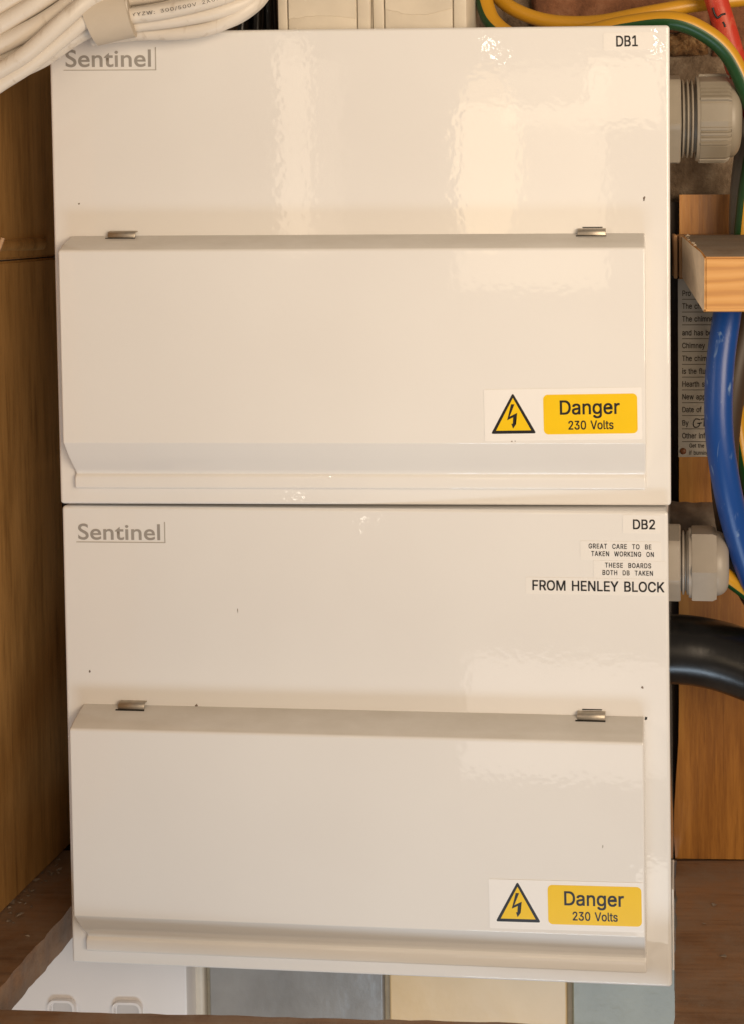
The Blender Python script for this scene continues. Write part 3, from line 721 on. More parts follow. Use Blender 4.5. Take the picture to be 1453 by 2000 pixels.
# back panel of veneered board, up to the line where bare masonry shows
zt_panel = at(1370, 380, BACK_Y).z
edge = [(1326, 380), (1326, 700), (1325, 1000), (1325, 1380), (1324, 1450), (1320, 1510), (1316, 1580), (1315, 1630), (1318, 1690)]
outline = [(at(px, py, BACK_Y).x, at(px, py, BACK_Y).z) for px, py in edge]
outline = [(outline[0][0], zt_panel)] + outline[1:-1] + [(outline[-1][0], SHELF_Z + 0.0004), (0.46, SHELF_Z + 0.0004), (0.46, zt_panel)]
back_panel = obj('back_panel', finish(prism_y(outline, BACK_Y, BACK_Y + 0.007), 'back_panel', 30), MAT['panel'])
backing = box('gap_shade_sheet', -0.075, 0.46, BACK_Y + 0.0074, BACK_Y + 0.0085, SHELF_Z - 0.018, zt_panel - 0.004, MAT['backing'])  # added dark sheet; its colour carries the shade of the gap
tag(backing, 'dark sheet giving the shade in the gap beside the boards', kind='structure')
tag(back_panel, 'brown veneered back panel behind the two boards', kind='structure')

# side panel left, in two lengths with an open joint and a bead
def side_prof(z0, z1, thick=0.014, lip=0.0):
    bm = bmesh.new()
    # slightly splayed: back edge nearer the boards
    pts = [(-0.0530, BACK_Y + 0.0070), (-0.074 - lip, -0.20), (-0.074 - thick, -0.20), (-0.0530 - thick, BACK_Y + 0.0070)]
    a = [bm.verts.new((x, y, z0)) for x, y in pts]
    b = [bm.verts.new((x, y, z1)) for x, y in pts]
    for i in range(4):
        bm.faces.new((a[i], a[(i + 1) % 4], b[(i + 1) % 4], b[i]))
    bm.faces.new(a[::-1])
    bm.faces.new(b)
    bmesh.ops.bevel(bm, geom=list(bm.edges), offset=0.0012, segments=2, affect='EDGES')
    return finish(bm, 'side_panel')

joint = at(40, 507, 0.07).z
wall = obj('wall_left', side_prof(SHELF_Z, joint - 0.0004), MAT['side'])
tag(wall, 'brown wooden side of the cupboard left of the boards', kind='structure')
obj('upper_length', side_prof(joint + 0.0004, 0.40), MAT['side'], wall)
bead = tube('bead', [Vector((-0.0545, 0.093, joint + 0.008)), Vector((-0.064, -0.05, joint + 0.009)), Vector((-0.0745, -0.19, joint + 0.010))], 0.0022, MAT['side'], rb=0.0035, n=12, step=0.01, wob=0.4)
bead.parent = wall
nl = tube('nail', [Vector((-0.0560, 0.050, joint + 0.0055)), Vector((-0.0535, 0.0505, joint + 0.0125))], 0.0011, MAT['sawn'], n=10)
nl.parent = wall

# shelf the lower board hangs through: one slab with a rough sawn hole
def shelf_slab():
    bm = bmesh.new()
    x0, x1, y0, y1 = -0.095, 0.46, -0.047, BACK_Y
    hx0, hx1, hy0, hy1 = -0.0235, 0.3055, -0.0335, 0.0975
    inner, outer = [], []
    n = 40
    def edge(a, b, oa, ob, m):
        for k in range(m):
            t = k / m
            p = Vector(a).lerp(Vector(b), t)
            j = 0.0012 if 0 < k else 0
            s = noise.noise(Vector((p.x * 90, p.y * 90, 3.1))) * j + noise.noise(Vector((p.x * 320, p.y * 320, 7.7))) * j * 0.5
            d = (Vector(b) - Vector(a)).normalized()
            p = p + Vector((-d.y, d.x)) * s
            inner.append(p)
            outer.append(Vector(oa).lerp(Vector(ob), t))
    edge((hx0 - 0.003, hy0), (hx1 - 0.006, hy0 - 0.003), (x0, y0), (x1, y0), n)
    edge((hx1 - 0.006, hy0 - 0.003), (hx1, hy1), (x1, y0), (x1, y1), n)
    edge((hx1, hy1), (hx0 + 0.003, hy1), (x1, y1), (x0, y1), n)
    edge((hx0 + 0.003, hy1), (hx0 - 0.003, hy0), (x0, y1), (x0, y0), n)
    m = len(inner)
    zt, zb = SHELF_Z, SHELF_Z - 0.0175
    it = [bm.verts.new((p.x, p.y, zt)) for p in inner]
    ot = [bm.verts.new((p.x, p.y, zt)) for p in outer]
    ib = [bm.verts.new((p.x, p.y, zb + 0.0008 * noise.noise(Vector((p.x * 200, p.y * 200, 1))))) for p in inner]
    ob = [bm.verts.new((p.x, p.y, zb)) for p in outer]
    cut = []
    for i in range(m):
        j = (i + 1) % m
        bm.faces.new((ot[i], ot[j], it[j], it[i]))
        bm.faces.new((ib[i], ib[j], ob[j], ob[i]))
        cut.append(bm.faces.new((it[i], it[j], ib[j], ib[i])))
        bm.faces.new((ot[j], ot[i], ob[i], ob[j]))
    for fc in cut:
        fc.material_index = 1
    return finish(bm, 'shelf', 30)

shelf = obj('shelf', shelf_slab(), MAT['shelf'])
shelf.data.materials.append(MAT['sawn'])
tag(shelf, 'dark dusty wooden shelf with a hole sawn under the lower board', kind='structure')

# flecks of plaster along the wall foot and on the shelf
bm = bmesh.new()
for k in range(70):
    if k < 62:
        y = random.uniform(-0.06, 0.09)
        x = -0.055 - 0.0205 * (0.099 - y) / 0.3 + abs(random.gauss(0, 0.008)) + 0.001
        if x > -0.030:
            continue
    else:
        x, y = random.uniform(0.31, 0.36), random.uniform(-0.03, 0.09)
    s = random.uniform(0.0005, 0.0016) * (1.6 if k % 9 == 0 else 1)
    vv = []
    for q in range(6):
        d = Vector((random.gauss(0, 1), random.gauss(0, 1), random.gauss(0, 0.6))).normalized()
        vv.append(bm.verts.new(Vector((x, y, SHELF_Z + s * 0.5)) + Vector((d.x * s * 1.3, d.y * s, d.z * s * 0.5))))
    bmesh.ops.convex_hull(bm, input=vv)
tag(obj('plaster_flecks', finish(bm, 'plaster_flecks', 0), MAT['fleck']), 'pale plaster crumbs scattered on the shelf beside the side wall', 'debris', kind='stuff')

# masonry above the back panel
def rough_block(x0, x1, z0, z1, yf, depth, amp, fr, seed, nx=60):
    """a masonry face with real unevenness, closed behind"""
    nz_ = max(6, int(nx * (z1 - z0) / (x1 - x0)))
    bm = bmesh.new()
    g = []
    for i in range(nx + 1):
        row = []
        for j in range(nz_ + 1):
            s, t = i / nx, j / nz_
            e = min(s, 1 - s, t * (z1 - z0) / (x1 - x0), (1 - t) * (z1 - z0) / (x1 - x0)) * (x1 - x0)
            edge = max(0.0, 1 - e / 0.004)
            x, z = x0 + s * (x1 - x0), z0 + t * (z1 - z0)
            n_ = noise.fractal(Vector((x * fr, z * fr, seed)), 1.0, 2.0, 5)
            row.append(bm.verts.new((x + 0.0012 * noise.noise(Vector((z * 150, seed, 1))), yf + amp * n_ + 0.005 * edge * edge, z + 0.0012 * noise.noise(Vector((x * 150, seed, 2))))))
        g.append(row)
    for i in range(nx):
        for j in range(nz_):
            bm.faces.new((g[i][j], g[i + 1][j], g[i + 1][j + 1], g[i][j + 1]))
    rim = [g[i][0] for i in range(nx + 1)] + [g[nx][j] for j in range(1, nz_ + 1)] + [g[i][nz_] for i in range(nx - 1, -1, -1)] + [g[0][j] for j in range(nz_ - 1, 0, -1)]
    back = [bm.verts.new((v.co.x, yf + depth, v.co.z)) for v in rim]
    m = len(rim)
    for i in range(m):
        bm.faces.new((rim[i], rim[(i + 1) % m], back[(i + 1) % m], back[i]))
    bm.faces.new(back[::-1])
    return finish(bm, 'masonry', 60)

MY = 0.108
zj = at(1380, 108, MY).z
masonry = obj('masonry_wall', rough_block(-0.09, 0.48, zt_panel - 0.03, 0.42, MY + 0.006, 0.03, 0.0035, 55, 3.3, 130), MAT['mortar'])
tag(masonry, 'old brick wall with rough mortar above the back panel', kind='structure')
bx0, bx1 = at(1038, 20, MY).x, at(1500, 20, MY).x
obj('brick', rough_block(at(1392, 80, MY).x, bx1 + 0.05, zj, zj + 0.066, MY - 0.004, 0.02, 0.0016, 60, 8.1, 50), MAT['brick'], masonry)
obj('brick', rough_block(bx0, at(1388, 80, MY).x, at(1200, 62, MY).z, zj + 0.066, MY - 0.004, 0.02, 0.0016, 60, 5.1, 70), MAT['brick'], masonry)
obj('brick', rough_block(at(1290, 80, MY).x, at(1386, 80, MY).x, zj, at(1200, 66, MY).z, MY - 0.002, 0.02, 0.006, 120, 2.4, 40), MAT['broken'], masonry)
obj('brick', rough_block(bx0 - 0.24, bx0 - 0.016, at(1200, 62, MY).z, zj + 0.066, MY - 0.001, 0.02, 0.002, 60, 1.4, 50), MAT['mortar'], masonry)

# tiled wall below the shelf, seen through the hole
TY = 0.100
tiles = box('tiled_wall', -0.10, 0.46, TY + 0.003, TY + 0.016, -0.46, SHELF_Z - 0.019, MAT['grout'])
tag(tiles, 'tiled wall below the shelf with slate, cream and sage tiles', kind='structure')
def px_x(px, Y, py=1940):
    return at(px, py, Y).x
for a, b, mk in ((414, 750, 'slate'), (762, 1107, 'cream'), (1117, 1466, 'sage')):
    for z0, z1 in ((-0.353, -0.2535), (-0.456, -0.3565)):
        box('tile', px_x(a, TY), px_x(b, TY), TY - 0.003, TY + 0.0028, z0, z1, MAT[mk], tiles, bevel=0.0012)
box('tile_trim', px_x(378, TY), px_x(404, TY), TY - 0.004, TY + 0.0028, -0.456, -0.2535, MAT['paint'], tiles, bevel=0.002)

# white plastic cover left of the tiles, with two moulded slots
PY = 0.083
px1 = px_x(366, PY)
cover = thing('plastic_cover', 'white plastic cover with two rounded slots under the shelf, left of the tiles', 'cover', (px1 - 0.06, PY, -0.40))
def plate_with_slots():
    bm = bmesh.new()
    x0, x1, z0, z1 = -0.092, px1, -0.40, SHELF_Z - 0.019
    box_bm(x0, x1, PY, TY + 0.002, z0, z1, 0.0015, 2, bm)
    return finish(bm, 'plate')
keep_world(obj('plate', plate_with_slots(), MAT['plastic']), cover)
for a, b, yy in ((97, 150, 1948), (222, 280, 1952)):
    xa, xb, zt = at(a, yy, PY).x, at(b, yy, PY).x, at(a, yy, PY).z
    bm = bmesh.new()
    outer = round_rect(xa, xb, zt - 0.022, zt, 0.0045)
    inner = round_rect(xa + 0.0014, xb - 0.0014, zt - 0.0206, zt - 0.0014, 0.0032)
    n = len(outer)
    o0 = [bm.verts.new((x, PY - 0.0026, z)) for x, z in outer]
    i0 = [bm.verts.new((x, PY - 0.0026, z)) for x, z in inner]
    o1 = [bm.verts.new((x, PY + 0.0006, z)) for x, z in outer]
    i1 = [bm.verts.new((x, PY + 0.0006, z)) for x, z in inner]
    for i in range(n):
        j = (i + 1) % n
        bm.faces.new((o0[i], o0[j], i0[j], i0[i]))
        bm.faces.new((o0[j], o0[i], o1[i], o1[j]))
        bm.faces.new((i0[i], i0[j], i1[j], i1[i]))
    keep_world(obj('slot_rim', finish(bm, 'slot_rim', 40), MAT['plastic']), cover)
    keep_world(obj('slot_shade', finish(prism_y(round_rect(xa + 0.0022, xb - 0.0022, zt - 0.0198, zt - 0.0026, 0.0026), PY - 0.0003, PY + 0.0004), 'slot_shade', 30), MAT['recess']), cover)  # flat panel, greyed so the slot looks shaded inside

# ------------------------------------------------------------------ the two boards
W, H, D = 0.300, 0.23093, 0.095
LX0, LX1 = 0.00927, 0.28798
LZB, LZT, LFT, LFB, LD = 0.00857, 0.1320, 0.12632, 0.03272, 0.0140
LIPZ = 0.01595


def lid_profile():
    P = []
    # top: rises off the enclosure and runs forward, rounding over into the face
    P += [(0.0006, LZT), (-0.0012, LZT - 0.0001)]
    P += [(-0.0050, LZT - 0.0018), (-0.0095, LZT - 0.0036)]
    rad = 0.0022
    for k in range(7):
        a = math.radians(68 - 68 * k / 6)
        P.append((-LD + rad - rad * math.cos(a), LFT - rad + rad * math.sin(a)))
    P += [(-LD, 0.10), (-LD, 0.07)]
    # face turns under
    for k in range(5):
        a = math.radians(-45 * k / 4)
        P.append((-LD + 0.0014 - 0.0014 * math.cos(a), LFB + 0.0010 + 0.0014 * math.sin(a)))
    # hollow finger pull sweeping back, then the lip
    P += [(-0.0098, 0.0265), (-0.0062, 0.0215), (-0.0036, 0.0184), (-0.0023, LIPZ + 0.0008)]
    P += [(-0.0022, LIPZ - 0.0002), (-0.0028, LIPZ - 0.0010), (-0.0034, LIPZ - 0.0020), (-0.0034, LZB + 0.0014)]
    for k in range(1, 5):
        a = math.radians(90 * k / 4)
        P.append((-0.0034 + 0.0012 * (1 - math.cos(a)), LZB + 0.0012 - 0.0012 * math.sin(a)))
    P += [(0.0006, LZB)]
    return P


def build_board(loc, rot, label, num):
    root = thing('distribution_board', label, 'distribution board', loc, 'white distribution boards')
    root.rotation_euler = rot
    enc = bmesh.new()
    box_bm(0, W, 0, D, 0, H, 0.0, bm=enc)
    es = [e for e in enc.edges]
    bmesh.ops.bevel(enc, geom=es, offset=0.0017, segments=4, profile=0.5, affect='EDGES')
    weighted(obj('enclosure', finish(enc, 'enclosure', 40), MAT['enamel'], root))
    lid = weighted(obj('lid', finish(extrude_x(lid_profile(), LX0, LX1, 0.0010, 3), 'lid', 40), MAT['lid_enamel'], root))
    # hinge clips: bent strips out of the enclosure, over the top of the lid
    for cx0, cx1, dz in ((0.0285, 0.0420, 0.0), (0.2558, 0.2692, 0.0)):
        t = 0.0007
        outer = [(0.0004, LZT + 0.0022), (-0.0010, LZT + 0.0024), (-0.0022, LZT + 0.0021), (-0.0031, LZT + 0.0013), (-0.0034, LZT + 0.0002), (-0.0032, LZT - 0.0012)]
        inner = [(-0.0026, LZT - 0.0012), (-0.0028, LZT + 0.0002), (-0.0025, LZT + 0.0009), (-0.0019, LZT + 0.0015), (-0.0010, LZT + 0.0018), (0.0004, LZT + 0.0016)]
        clip = obj('hinge_clip', finish(extrude_x(outer + inner, cx0, cx1, 0.0002, 1), 'hinge_clip', 50), MAT['clip'], root)
        box('slot', cx0 - 0.0008, cx1 + 0.0002, -0.0040, -0.0034, LZT - 0.0013, LZT - 0.00085, MAT['slot'], clip)
        if cx0 > 0.1:
            box('slot', cx0 + 0.0022, cx1 - 0.0016, -0.00025, 0.0003, LZT + 0.0026, LZT + 0.0031, MAT['slot'], clip)
    return root, lid


def add_logo(root, x0, x1, zb, zt, xr, zl, tilt):
    cu = bpy.data.curves.new('logo', 'FONT')
    cu.body = 'Sentinel'
    cu.offset = 0.012
    cu.space_character = 1.02
    o = bpy.data.objects.new('logo', cu)
    COL.objects.link(o)
    bpy.context.view_layer.update()
    me = bpy.data.meshes.new_from_object(o.evaluated_get(bpy.context.evaluated_depsgraph_get()))
    bpy.data.objects.remove(o)
    xs = [v.co.x for v in me.vertices]
    ys = [v.co.y for v in me.vertices]
    kx = (x1 - x0) / (max(xs) - min(xs))
    kz = (zt - zb) / (max(ys) - min(ys))
    for v in me.vertices:
        v.co = Vector(((v.co.x - min(xs)) * kx, 0, (v.co.y - min(ys)) * kz))
    lg = obj('logo', me, MAT['logo'], root)
    lg.location = (x0, -0.00012, zb)
    lg.rotation_euler = (0, -tilt, 0)
    w, h = xr - x0, zt - zl
    ln = bmesh.new()
    prism_y([(-0.001, zl - zb), (w + 0.0003, zl - zb), (w + 0.0003, zt - zb + 0.001), (w - 0.0002, zt - zb + 0.001), (w - 0.0002, zl - zb + 0.0004), (-0.001, zl - zb + 0.0004)], -0.00005, 0.0002, ln)
    obj('frame_line', finish(ln, 'frame_line', 0), MAT['logo_line'], lg)


def sticker(root, x0, x1, z0, z1, y, mat, tilt=0.0, thick=0.00018, name='label_tape'):
    o = obj(name, finish(prism_y(round_rect(0, x1 - x0, 0, z1 - z0, 0.0006, 3), -thick, 0.0001), name, 30), mat, root)
    o.location = (x0, y, z0)
    o.rotation_euler = (0, -tilt, 0)
    return o


def danger_label(root, corner, w, h, tilt, text, cap_gap=0):
    """white label: warning triangle left, yellow plate right; corner = lower left"""
    o = sticker(root, corner[0], corner[0] + w, corner[1], corner[1] + h, -LD, MAT['label'], tilt, 0.0002, 'danger_label')
    y0, y1, y2 = -0.00028, -0.00036, -0.00044
    tx, tz = 0.0137, 0.0120
    T = 0.0101
    outer = round_poly([(tx - 0.0107, tz - 0.0086), (tx + 0.0107, tz - 0.0086), (tx, tz + 0.0107)], 0.0007)
    inner = [(tx - 0.0083, tz - 0.0071), (tx + 0.0083, tz - 0.0071), (tx, tz + 0.0083)]
    obj('triangle_border', finish(prism_y(outer, y0, y0 + 0.00008), 'triangle_border', 0), MAT['ink'], o)
    obj('triangle_fill', finish(prism_y(inner, y1, y1 + 0.00008), 'triangle_fill', 0), MAT['yellow'], o)
    # bolt, in the triangle's own units (photograph pixels / 1453 * 24.3 mm per 100 px)
    k = 24.3e-3 / 1453
    bolt = [(540, 455), (635, 455), (490, 805), (705, 700), (630, 1010), (668, 1020), (580, 1145), (535, 1010), (575, 1005), (590, 825), (418, 905)]
    pts = [(tx + (x - 592) * k, tz + 0.0005 - (z - 745) * k) for x, z in bolt]
    bm = bmesh.new()
    vv = [bm.verts.new((x, y2, z)) for x, z in pts]
    bm.faces.new(vv)
    bmesh.ops.triangulate(bm, faces=bm.faces)
    obj('lightning_bolt', finish(bm, 'lightning_bolt', 0), MAT['ink'], o)
    obj('yellow_plate', finish(prism_y(round_rect(0.0280, 0.0722, 0.0028, 0.0216, 0.0022), y0, y0 + 0.00008), 'yellow_plate', 0), MAT['yellow'], o)
    put_print('Danger', 0.0352, 0.0640, 0.0122, y1, 0.0066, MAT['ink'], o)
    put_print('230 Volts', 0.0393, 0.0610, 0.0050, y1, 0.0041, MAT['ink'], o)
    return o


def chip(root, x, z, y, s, seed, mat=None, tall=1.2):
    rnd = random.Random(seed)
    pts = []
    for k in range(9):
        a = 2 * math.pi * k / 9
        q = s * rnd.uniform(0.45, 1.1)
        pts.append((x + q * math.cos(a), z + q * tall * math.sin(a)))
    obj('paint_chip', finish(prism_y(pts, y - 0.00006, y + 0.0002), 'paint_chip', 0), mat or MAT['chip'], root)


b1, lid1 = build_board((0, 0, 0), (0, 0, 0), 'upper white metal distribution board labelled DB1', 1)
R2 = (Matrix.Rotation(-0.041603, 3, 'Z') @ Matrix.Rotation(-0.012131, 3, 'X') @ Matrix.Rotation(-0.005238, 3, 'Y'))
b2, lid2 = build_board((-0.00039, 0.00133, -0.23293), R2.to_euler(), 'lower white metal distribution board labelled DB2', 2)

add_logo(b1, 0.0083, 0.0503, 0.2137, 0.2222, 0.0525, 0.2121, math.radians(-0.3))
add_logo(b2, 0.0085, 0.0505, 0.2142, 0.2223, 0.0528, 0.2129, math.radians(0.2))
s = sticker(b1, 0.2685, 0.2925, 0.2190, 0.2272, 0, MAT['tape_label'], math.radians(0.6))
put_print('DB1', 0.0058, 0.0168, 0.0018, -0.0003, 0.0050, MAT['ink'], s)
s = sticker(b2, 0.2783, 0.2962, 0.2204, 0.2292, 0, MAT['tape_label'])
put_print('DB2', 0.0046, 0.0159, 0.0021, -0.0003, 0.0046, MAT['ink'], s)
s = sticker(b2, 0.2578, 0.2966, 0.2074, 0.2165, 0, MAT['tape_label'], math.radians(-0.3))
put_print('GREAT CARE TO BE', 0.0040, 0.0342, 0.0056, -0.0003, 0.0023, MAT['ink'], s, gap=60, space=560)
put_print('TAKEN WORKING ON', 0.0053, 0.0354, 0.0020, -0.0003, 0.0023, MAT['ink'], s, gap=60, space=560)
s = sticker(b2, 0.2641, 0.2988, 0.1988, 0.2072, 0, MAT['tape_label'], math.radians(-0.3))
put_print('THESE BOARDS', 0.0055, 0.0277, 0.0051, -0.0003, 0.0023, MAT['ink'], s, gap=60, space=560)
put_print('BOTH DB TAKEN', 0.0042, 0.0286, 0.0015, -0.0003, 0.0023, MAT['ink'], s, gap=60, space=560)
s = sticker(b2, 0.2313, 0.2990, 0.1906, 0.1986, 0, MAT['tape_label'], math.radians(-0.15))
put_print('FROM HENLEY BLOCK', 0.0029, 0.0667, 0.0019, -0.0003, 0.0048, MAT['ink'], s)

box('side_bracket', W + 0.0002, W + 0.0011, 0.004, 0.030, 0.006, 0.046, MAT['enamel'], b2, bevel=0.0004)
danger_label(b1, (0.2119, 0.03445), 0.0743, 0.0244, math.radians(0.85), 'a')
danger_label(b2, (0.2142, 0.0351), 0.0731, 0.0236, math.radians(0.5), 'b')

for q, (cx, cs) in enumerate(((0.2246, 0.0005), (0.2262, 0.0004))):
    chip(b1, cx, LFB + 0.0016 + 0.0002 * (q % 2), -LD, cs * 0.8, 40 + q)
chip(b1, 0.2876, 0.1487, 0, 0.0008, 1)
chip(b1, 0.2874, 0.1478, 0, 0.0005, 12)
chip(b1, 0.0132, 0.1477, 0, 0.0005, 2)
chip(b2, 0.0890, 0.1800, 0, 0.0003, 3, None, 5.0)
chip(b2, 0.0128, 0.1485, 0, 0.0007, 4)
chip(b2, 0.2870, 0.1460, 0, 0.0006, 5)
chip(b2, 0.2682, 0.0760, -LD, 0.0004, 6, MAT['logo_line'], 2.5)
chip(b2, 0.0672, 0.1322, 0, 0.0011, 7)
chip(b2, 0.2886, 0.1312, 0, 0.0009, 8, MAT['slot'])

# ------------------------------------------------------------------ cable glands
def gland(name, label, x, y, z, rad, mat, lock, thread, nut, dome, ribs, cable=None):
    g = thing(name, label, 'cable gland', (x, y, z), 'cable glands')
    hexf = lambda a: 1.0 / math.cos(((a + math.radians(12)) % math.radians(60)) - math.radians(30))
    bm = lathe_x([(0.0002, rad * 0.98), (lock - 0.0006, rad * 0.98), (lock, rad * 0.95)], 72, hexf)
    obj('locknut', finish(bm, 'locknut', 25), mat, g)
    prof = [(lock, rad * 0.80)]
    xx = lock
    while xx < lock + thread - 0.0012:
        prof += [(xx + 0.0003, rad * 0.80), (xx + 0.0010, rad * 0.92), (xx + 0.0017, rad * 0.92), (xx + 0.0022, rad * 0.80)]
        xx += 0.0023
    prof += [(lock + thread, rad * 0.80)]
    obj('thread', finish(lathe_x(prof, 64), 'thread', 30), mat, g)
    n0 = lock + thread

    def ribbed(a):
        d = math.degrees(a) % 60
        base = (1.0 / math.cos(math.radians((math.degrees(a) + 8) % 30 - 15)) * 0.985) if ribs else 1.0 / math.cos(math.radians((math.degrees(a) - 3) % 60 - 30)) * 0.97
        if ribs and 16 < d < 44:
            return base * (1.0 + 0.032 * (1 if int((d - 16) / 3.5) % 2 else -1))
        return base
    seg = 412 if ribs else 120
    bm = lathe_x([(n0, rad * 0.86), (n0 + 0.0001, rad * 1.0), (n0 + 0.0015, rad * 1.01)], 96)
    obj('nut_collar', finish(bm, 'nut_collar', 30), mat, g)
    bm = lathe_x([(n0 + 0.0016, rad * 0.99), (n0 + 0.0024, rad), (n0 + nut - 0.002, rad), (n0 + nut, rad * 0.95)], seg, ribbed)
    obj('cap_nut', finish(bm, 'cap_nut', 25), mat, g)
    prof = [(n0 + nut, rad * 0.93)]
    for k in range(1, 9):
        a = math.radians(90 * k / 8)
        prof.append((n0 + nut + dome * math.sin(a), rad * (0.55 + 0.38 * math.cos(a))))
    obj('dome', finish(lathe_x(prof, 64), 'dome', 40), mat, g)
    return g

c1 = at(1340, 232, 0.045)
gland('cable_gland', 'large ribbed grey nylon cable gland on the side of DB1', 0.3002, 0.045, c1.z, 0.0218, MAT['gland'], 0.0062, 0.0080, 0.0172, 0.0058, True)
c2 = at(1345, 1098, 0.030)
g2x = 0.2998
g2 = gland('cable_gland', 'smaller pale nylon cable gland on the side of DB2', g2x, 0.030, c2.z, 0.0172, MAT['gland_pale'], 0.0058, 0.0040, 0.0140, 0.0062, False)
g2.rotation_euler = (0, 0, -0.0416)

# plaster block behind the lower gland
pb = rough_block(at(1300, 1000, 0.08).x, at(1412, 1000, 0.08).x, at(1350, 1150, 0.08).z, at(1350, 998, 0.08).z, 0.074, 0.026, 0.0010, 60, 6.0, 40)
tag(obj('plaster_block', pb, MAT['plaster']), 'grey plaster block on the back panel behind the lower gland', 'block')

# ------------------------------------------------------------------ white trunking above
def trunking(px0, px1, lid0, lid1, label, Y, seed):
    x0, x1 = at(px0, 30, Y).x, at(px1, 30, Y).x
    l0, l1 = at(lid0, 30, Y).x, at(lid1, 30, Y).x
    z0, z1 = H + 0.0006, 0.40
    t = thing('cable_trunking', label, 'trunking', ((x0 + x1) / 2, Y, z0), 'white trunking above the boards')
    bm = box_bm(x0, x1, Y + 0.0016, Y + 0.045, z0, z1, 0.0012, 2)
    keep_world(obj('channel', finish(bm, 'channel'), MAT['paint']), t)
    for a, b, nm in ((x0 + 0.0002, l0 - 0.0003, 'side_rail'), (l0 + 0.0003, l1 - 0.0003, 'cover_strip'), (l1 + 0.0003, x1 - 0.0002, 'side_rail')):
        bm = box_bm(a, b, Y, Y + 0.0019, z0, z1, 0.0005, 2)
        keep_world(obj(nm, finish(bm, nm), MAT['paint']), t)
    # ragged lower edge of an old coat of paint, proud of the strip
    rnd = random.Random(seed)
    zb = at(px0, 22 if seed == 1 else 18, Y).z
    pts = []
    n = 26
    for k in range(n + 1):
        s = k / n
        pts.append((l0 + 0.0006 + s * (l1 - l0 - 0.0012), zb - 0.003 * math.sin(math.pi * s) * (1 if seed == 2 else -0.5) + 0.0007 * noise.noise(Vector((s * 9, seed, 0))) - (0.004 if seed == 1 else 0)))
    poly = pts + [(pts[-1][0], z1), (pts[0][0], z1)]
    keep_world(obj('paint_film', finish(prism_y(poly, Y - 0.0005, Y + 0.0001), 'paint_film', 30), MAT['paint']), t)
    return t

trunking(543, 724, 563, 698, 'left run of old white painted trunking above DB1', 0.012, 1)
trunking(727, 911, 750, 884, 'right run of old white painted trunking above DB1', 0.014, 2)

# dark cables in the gap left of the trunking
for a, b, yy, where in ((470, 478, 0.06, 'nearest the white bundle'), (502, 506, 0.066, 'midway between white bundle and trunking'), (530, 524, 0.07, 'next to the white trunking')):
    o = tube('dark_cable', [at(a, 90, yy), at((a + b) / 2, 30, yy), at(b, -60, yy)], 0.0042, MAT['black'], n=16)
    tag(o, 'dark upright cable in the top gap, ' + where, 'cable', 'dark cables behind the upper board')

# ------------------------------------------------------------------ wooden block on the right
def bracket():
    t = thing('wooden_block', 'sawn pine block with planed orange front and pale primed end, right of DB1', 'wood block', at(1400, 590, 0.03))
    def P(px, py, Y):
        v = at(px, py, Y)
        return v
    # section (y, z) of the block and its left end, which is cut at a slant
    sec = [(0.064, at(1331, 459, 0.064).z), (0.004, at(1360, 478, 0.004).z), (-0.012, at(1370, 490, -0.012).z), (-0.018, at(1375, 503, -0.018).z),
           (-0.019, at(1374, 606, -0.019).z), (-0.017, at(1371, 610, -0.017).z), (0.064, at(1331, 544, 0.064).z)]
    lx = [at(1331, 459, 0.064).x, at(1352, 478, 0.004).x, at(1366, 490, -0.012).x, at(1376, 503, -0.018).x, at(1376, 606, -0.019).x, at(1371, 610, -0.017).x, at(1331, 544, 0.064).x]
    bm = bmesh.new()
    a = [bm.verts.new((x, y, z)) for x, (y, z) in zip(lx, sec)]
    b = [bm.verts.new((0.46, y, z)) for y, z in sec]
    n = len(sec)
    idx = {0: 1, 1: 1, 2: 1, 3: 0, 4: 0, 5: 1, 6: 1}
    for i in range(n):
        fc = bm.faces.new((a[i], a[(i + 1) % n], b[(i + 1) % n], b[i]))
        fc.material_index = idx[i]
    fc = bm.faces.new(a[::-1])
    fc.material_index = 2
    fc = bm.faces.new(b)
    fc.material_index = 2
    bmesh.ops.recalc_face_normals(bm, faces=bm.faces)
    es = [e for e in bm.edges if len(e.link_faces) == 2 and e.calc_face_angle() > 0.3]
    bmesh.ops.bevel(bm, geom=es, offset=0.0007, segments=2, affect='EDGES')
    me = finish(bm, 'block', 30)
    o = obj('block', me)
    for k in ('pine', 'weathered', 'endgrain'):
        me.materials.append(MAT[k])
    keep_world(o, t)
    # plywood packing behind, sticking out on the left, in two plies with a dark gap
    xa, xm, xb = at(1315, 500, 0.066).x, at(1323, 500, 0.066).x, 0.40
    z0, z1 = at(1320, 544, 0.066).z, at(1320, 459, 0.066).z
    keep_world(obj('packing_ply', finish(box_bm(xa, xm - 0.0002, 0.0662, 0.0985, z0, z1, 0.0004, 1), 'packing_ply'), MAT['ply']), t)
    keep_world(obj('packing_ply', finish(box_bm(xm + 0.0006, xb, 0.0668, 0.0985, z0 + 0.0004, z1 - 0.0003, 0.0004, 1), 'packing_ply'), MAT['ply']), t)
    # torn fibres on the arris and splinters on top
    rnd = random.Random(5)
    for k in range(9):
        s = rnd.random()
        p = at(1338 + 18 * s + rnd.uniform(-3, 3), 462 + 18 * s + rnd.uniform(-6, 3), 0.05 - 0.05 * s)
        bm = bmesh.new()
        vv = [bm.verts.new(p + Vector((rnd.gauss(0, 0.0005), rnd.gauss(0, 0.0008), rnd.gauss(0, 0.0004)))) for q in range(6)]
        bmesh.ops.convex_hull(bm, input=vv)
        keep_world(obj('splinter', finish(bm, 'splinter', 0), MAT['endgrain']), t)
    return t

bracket()

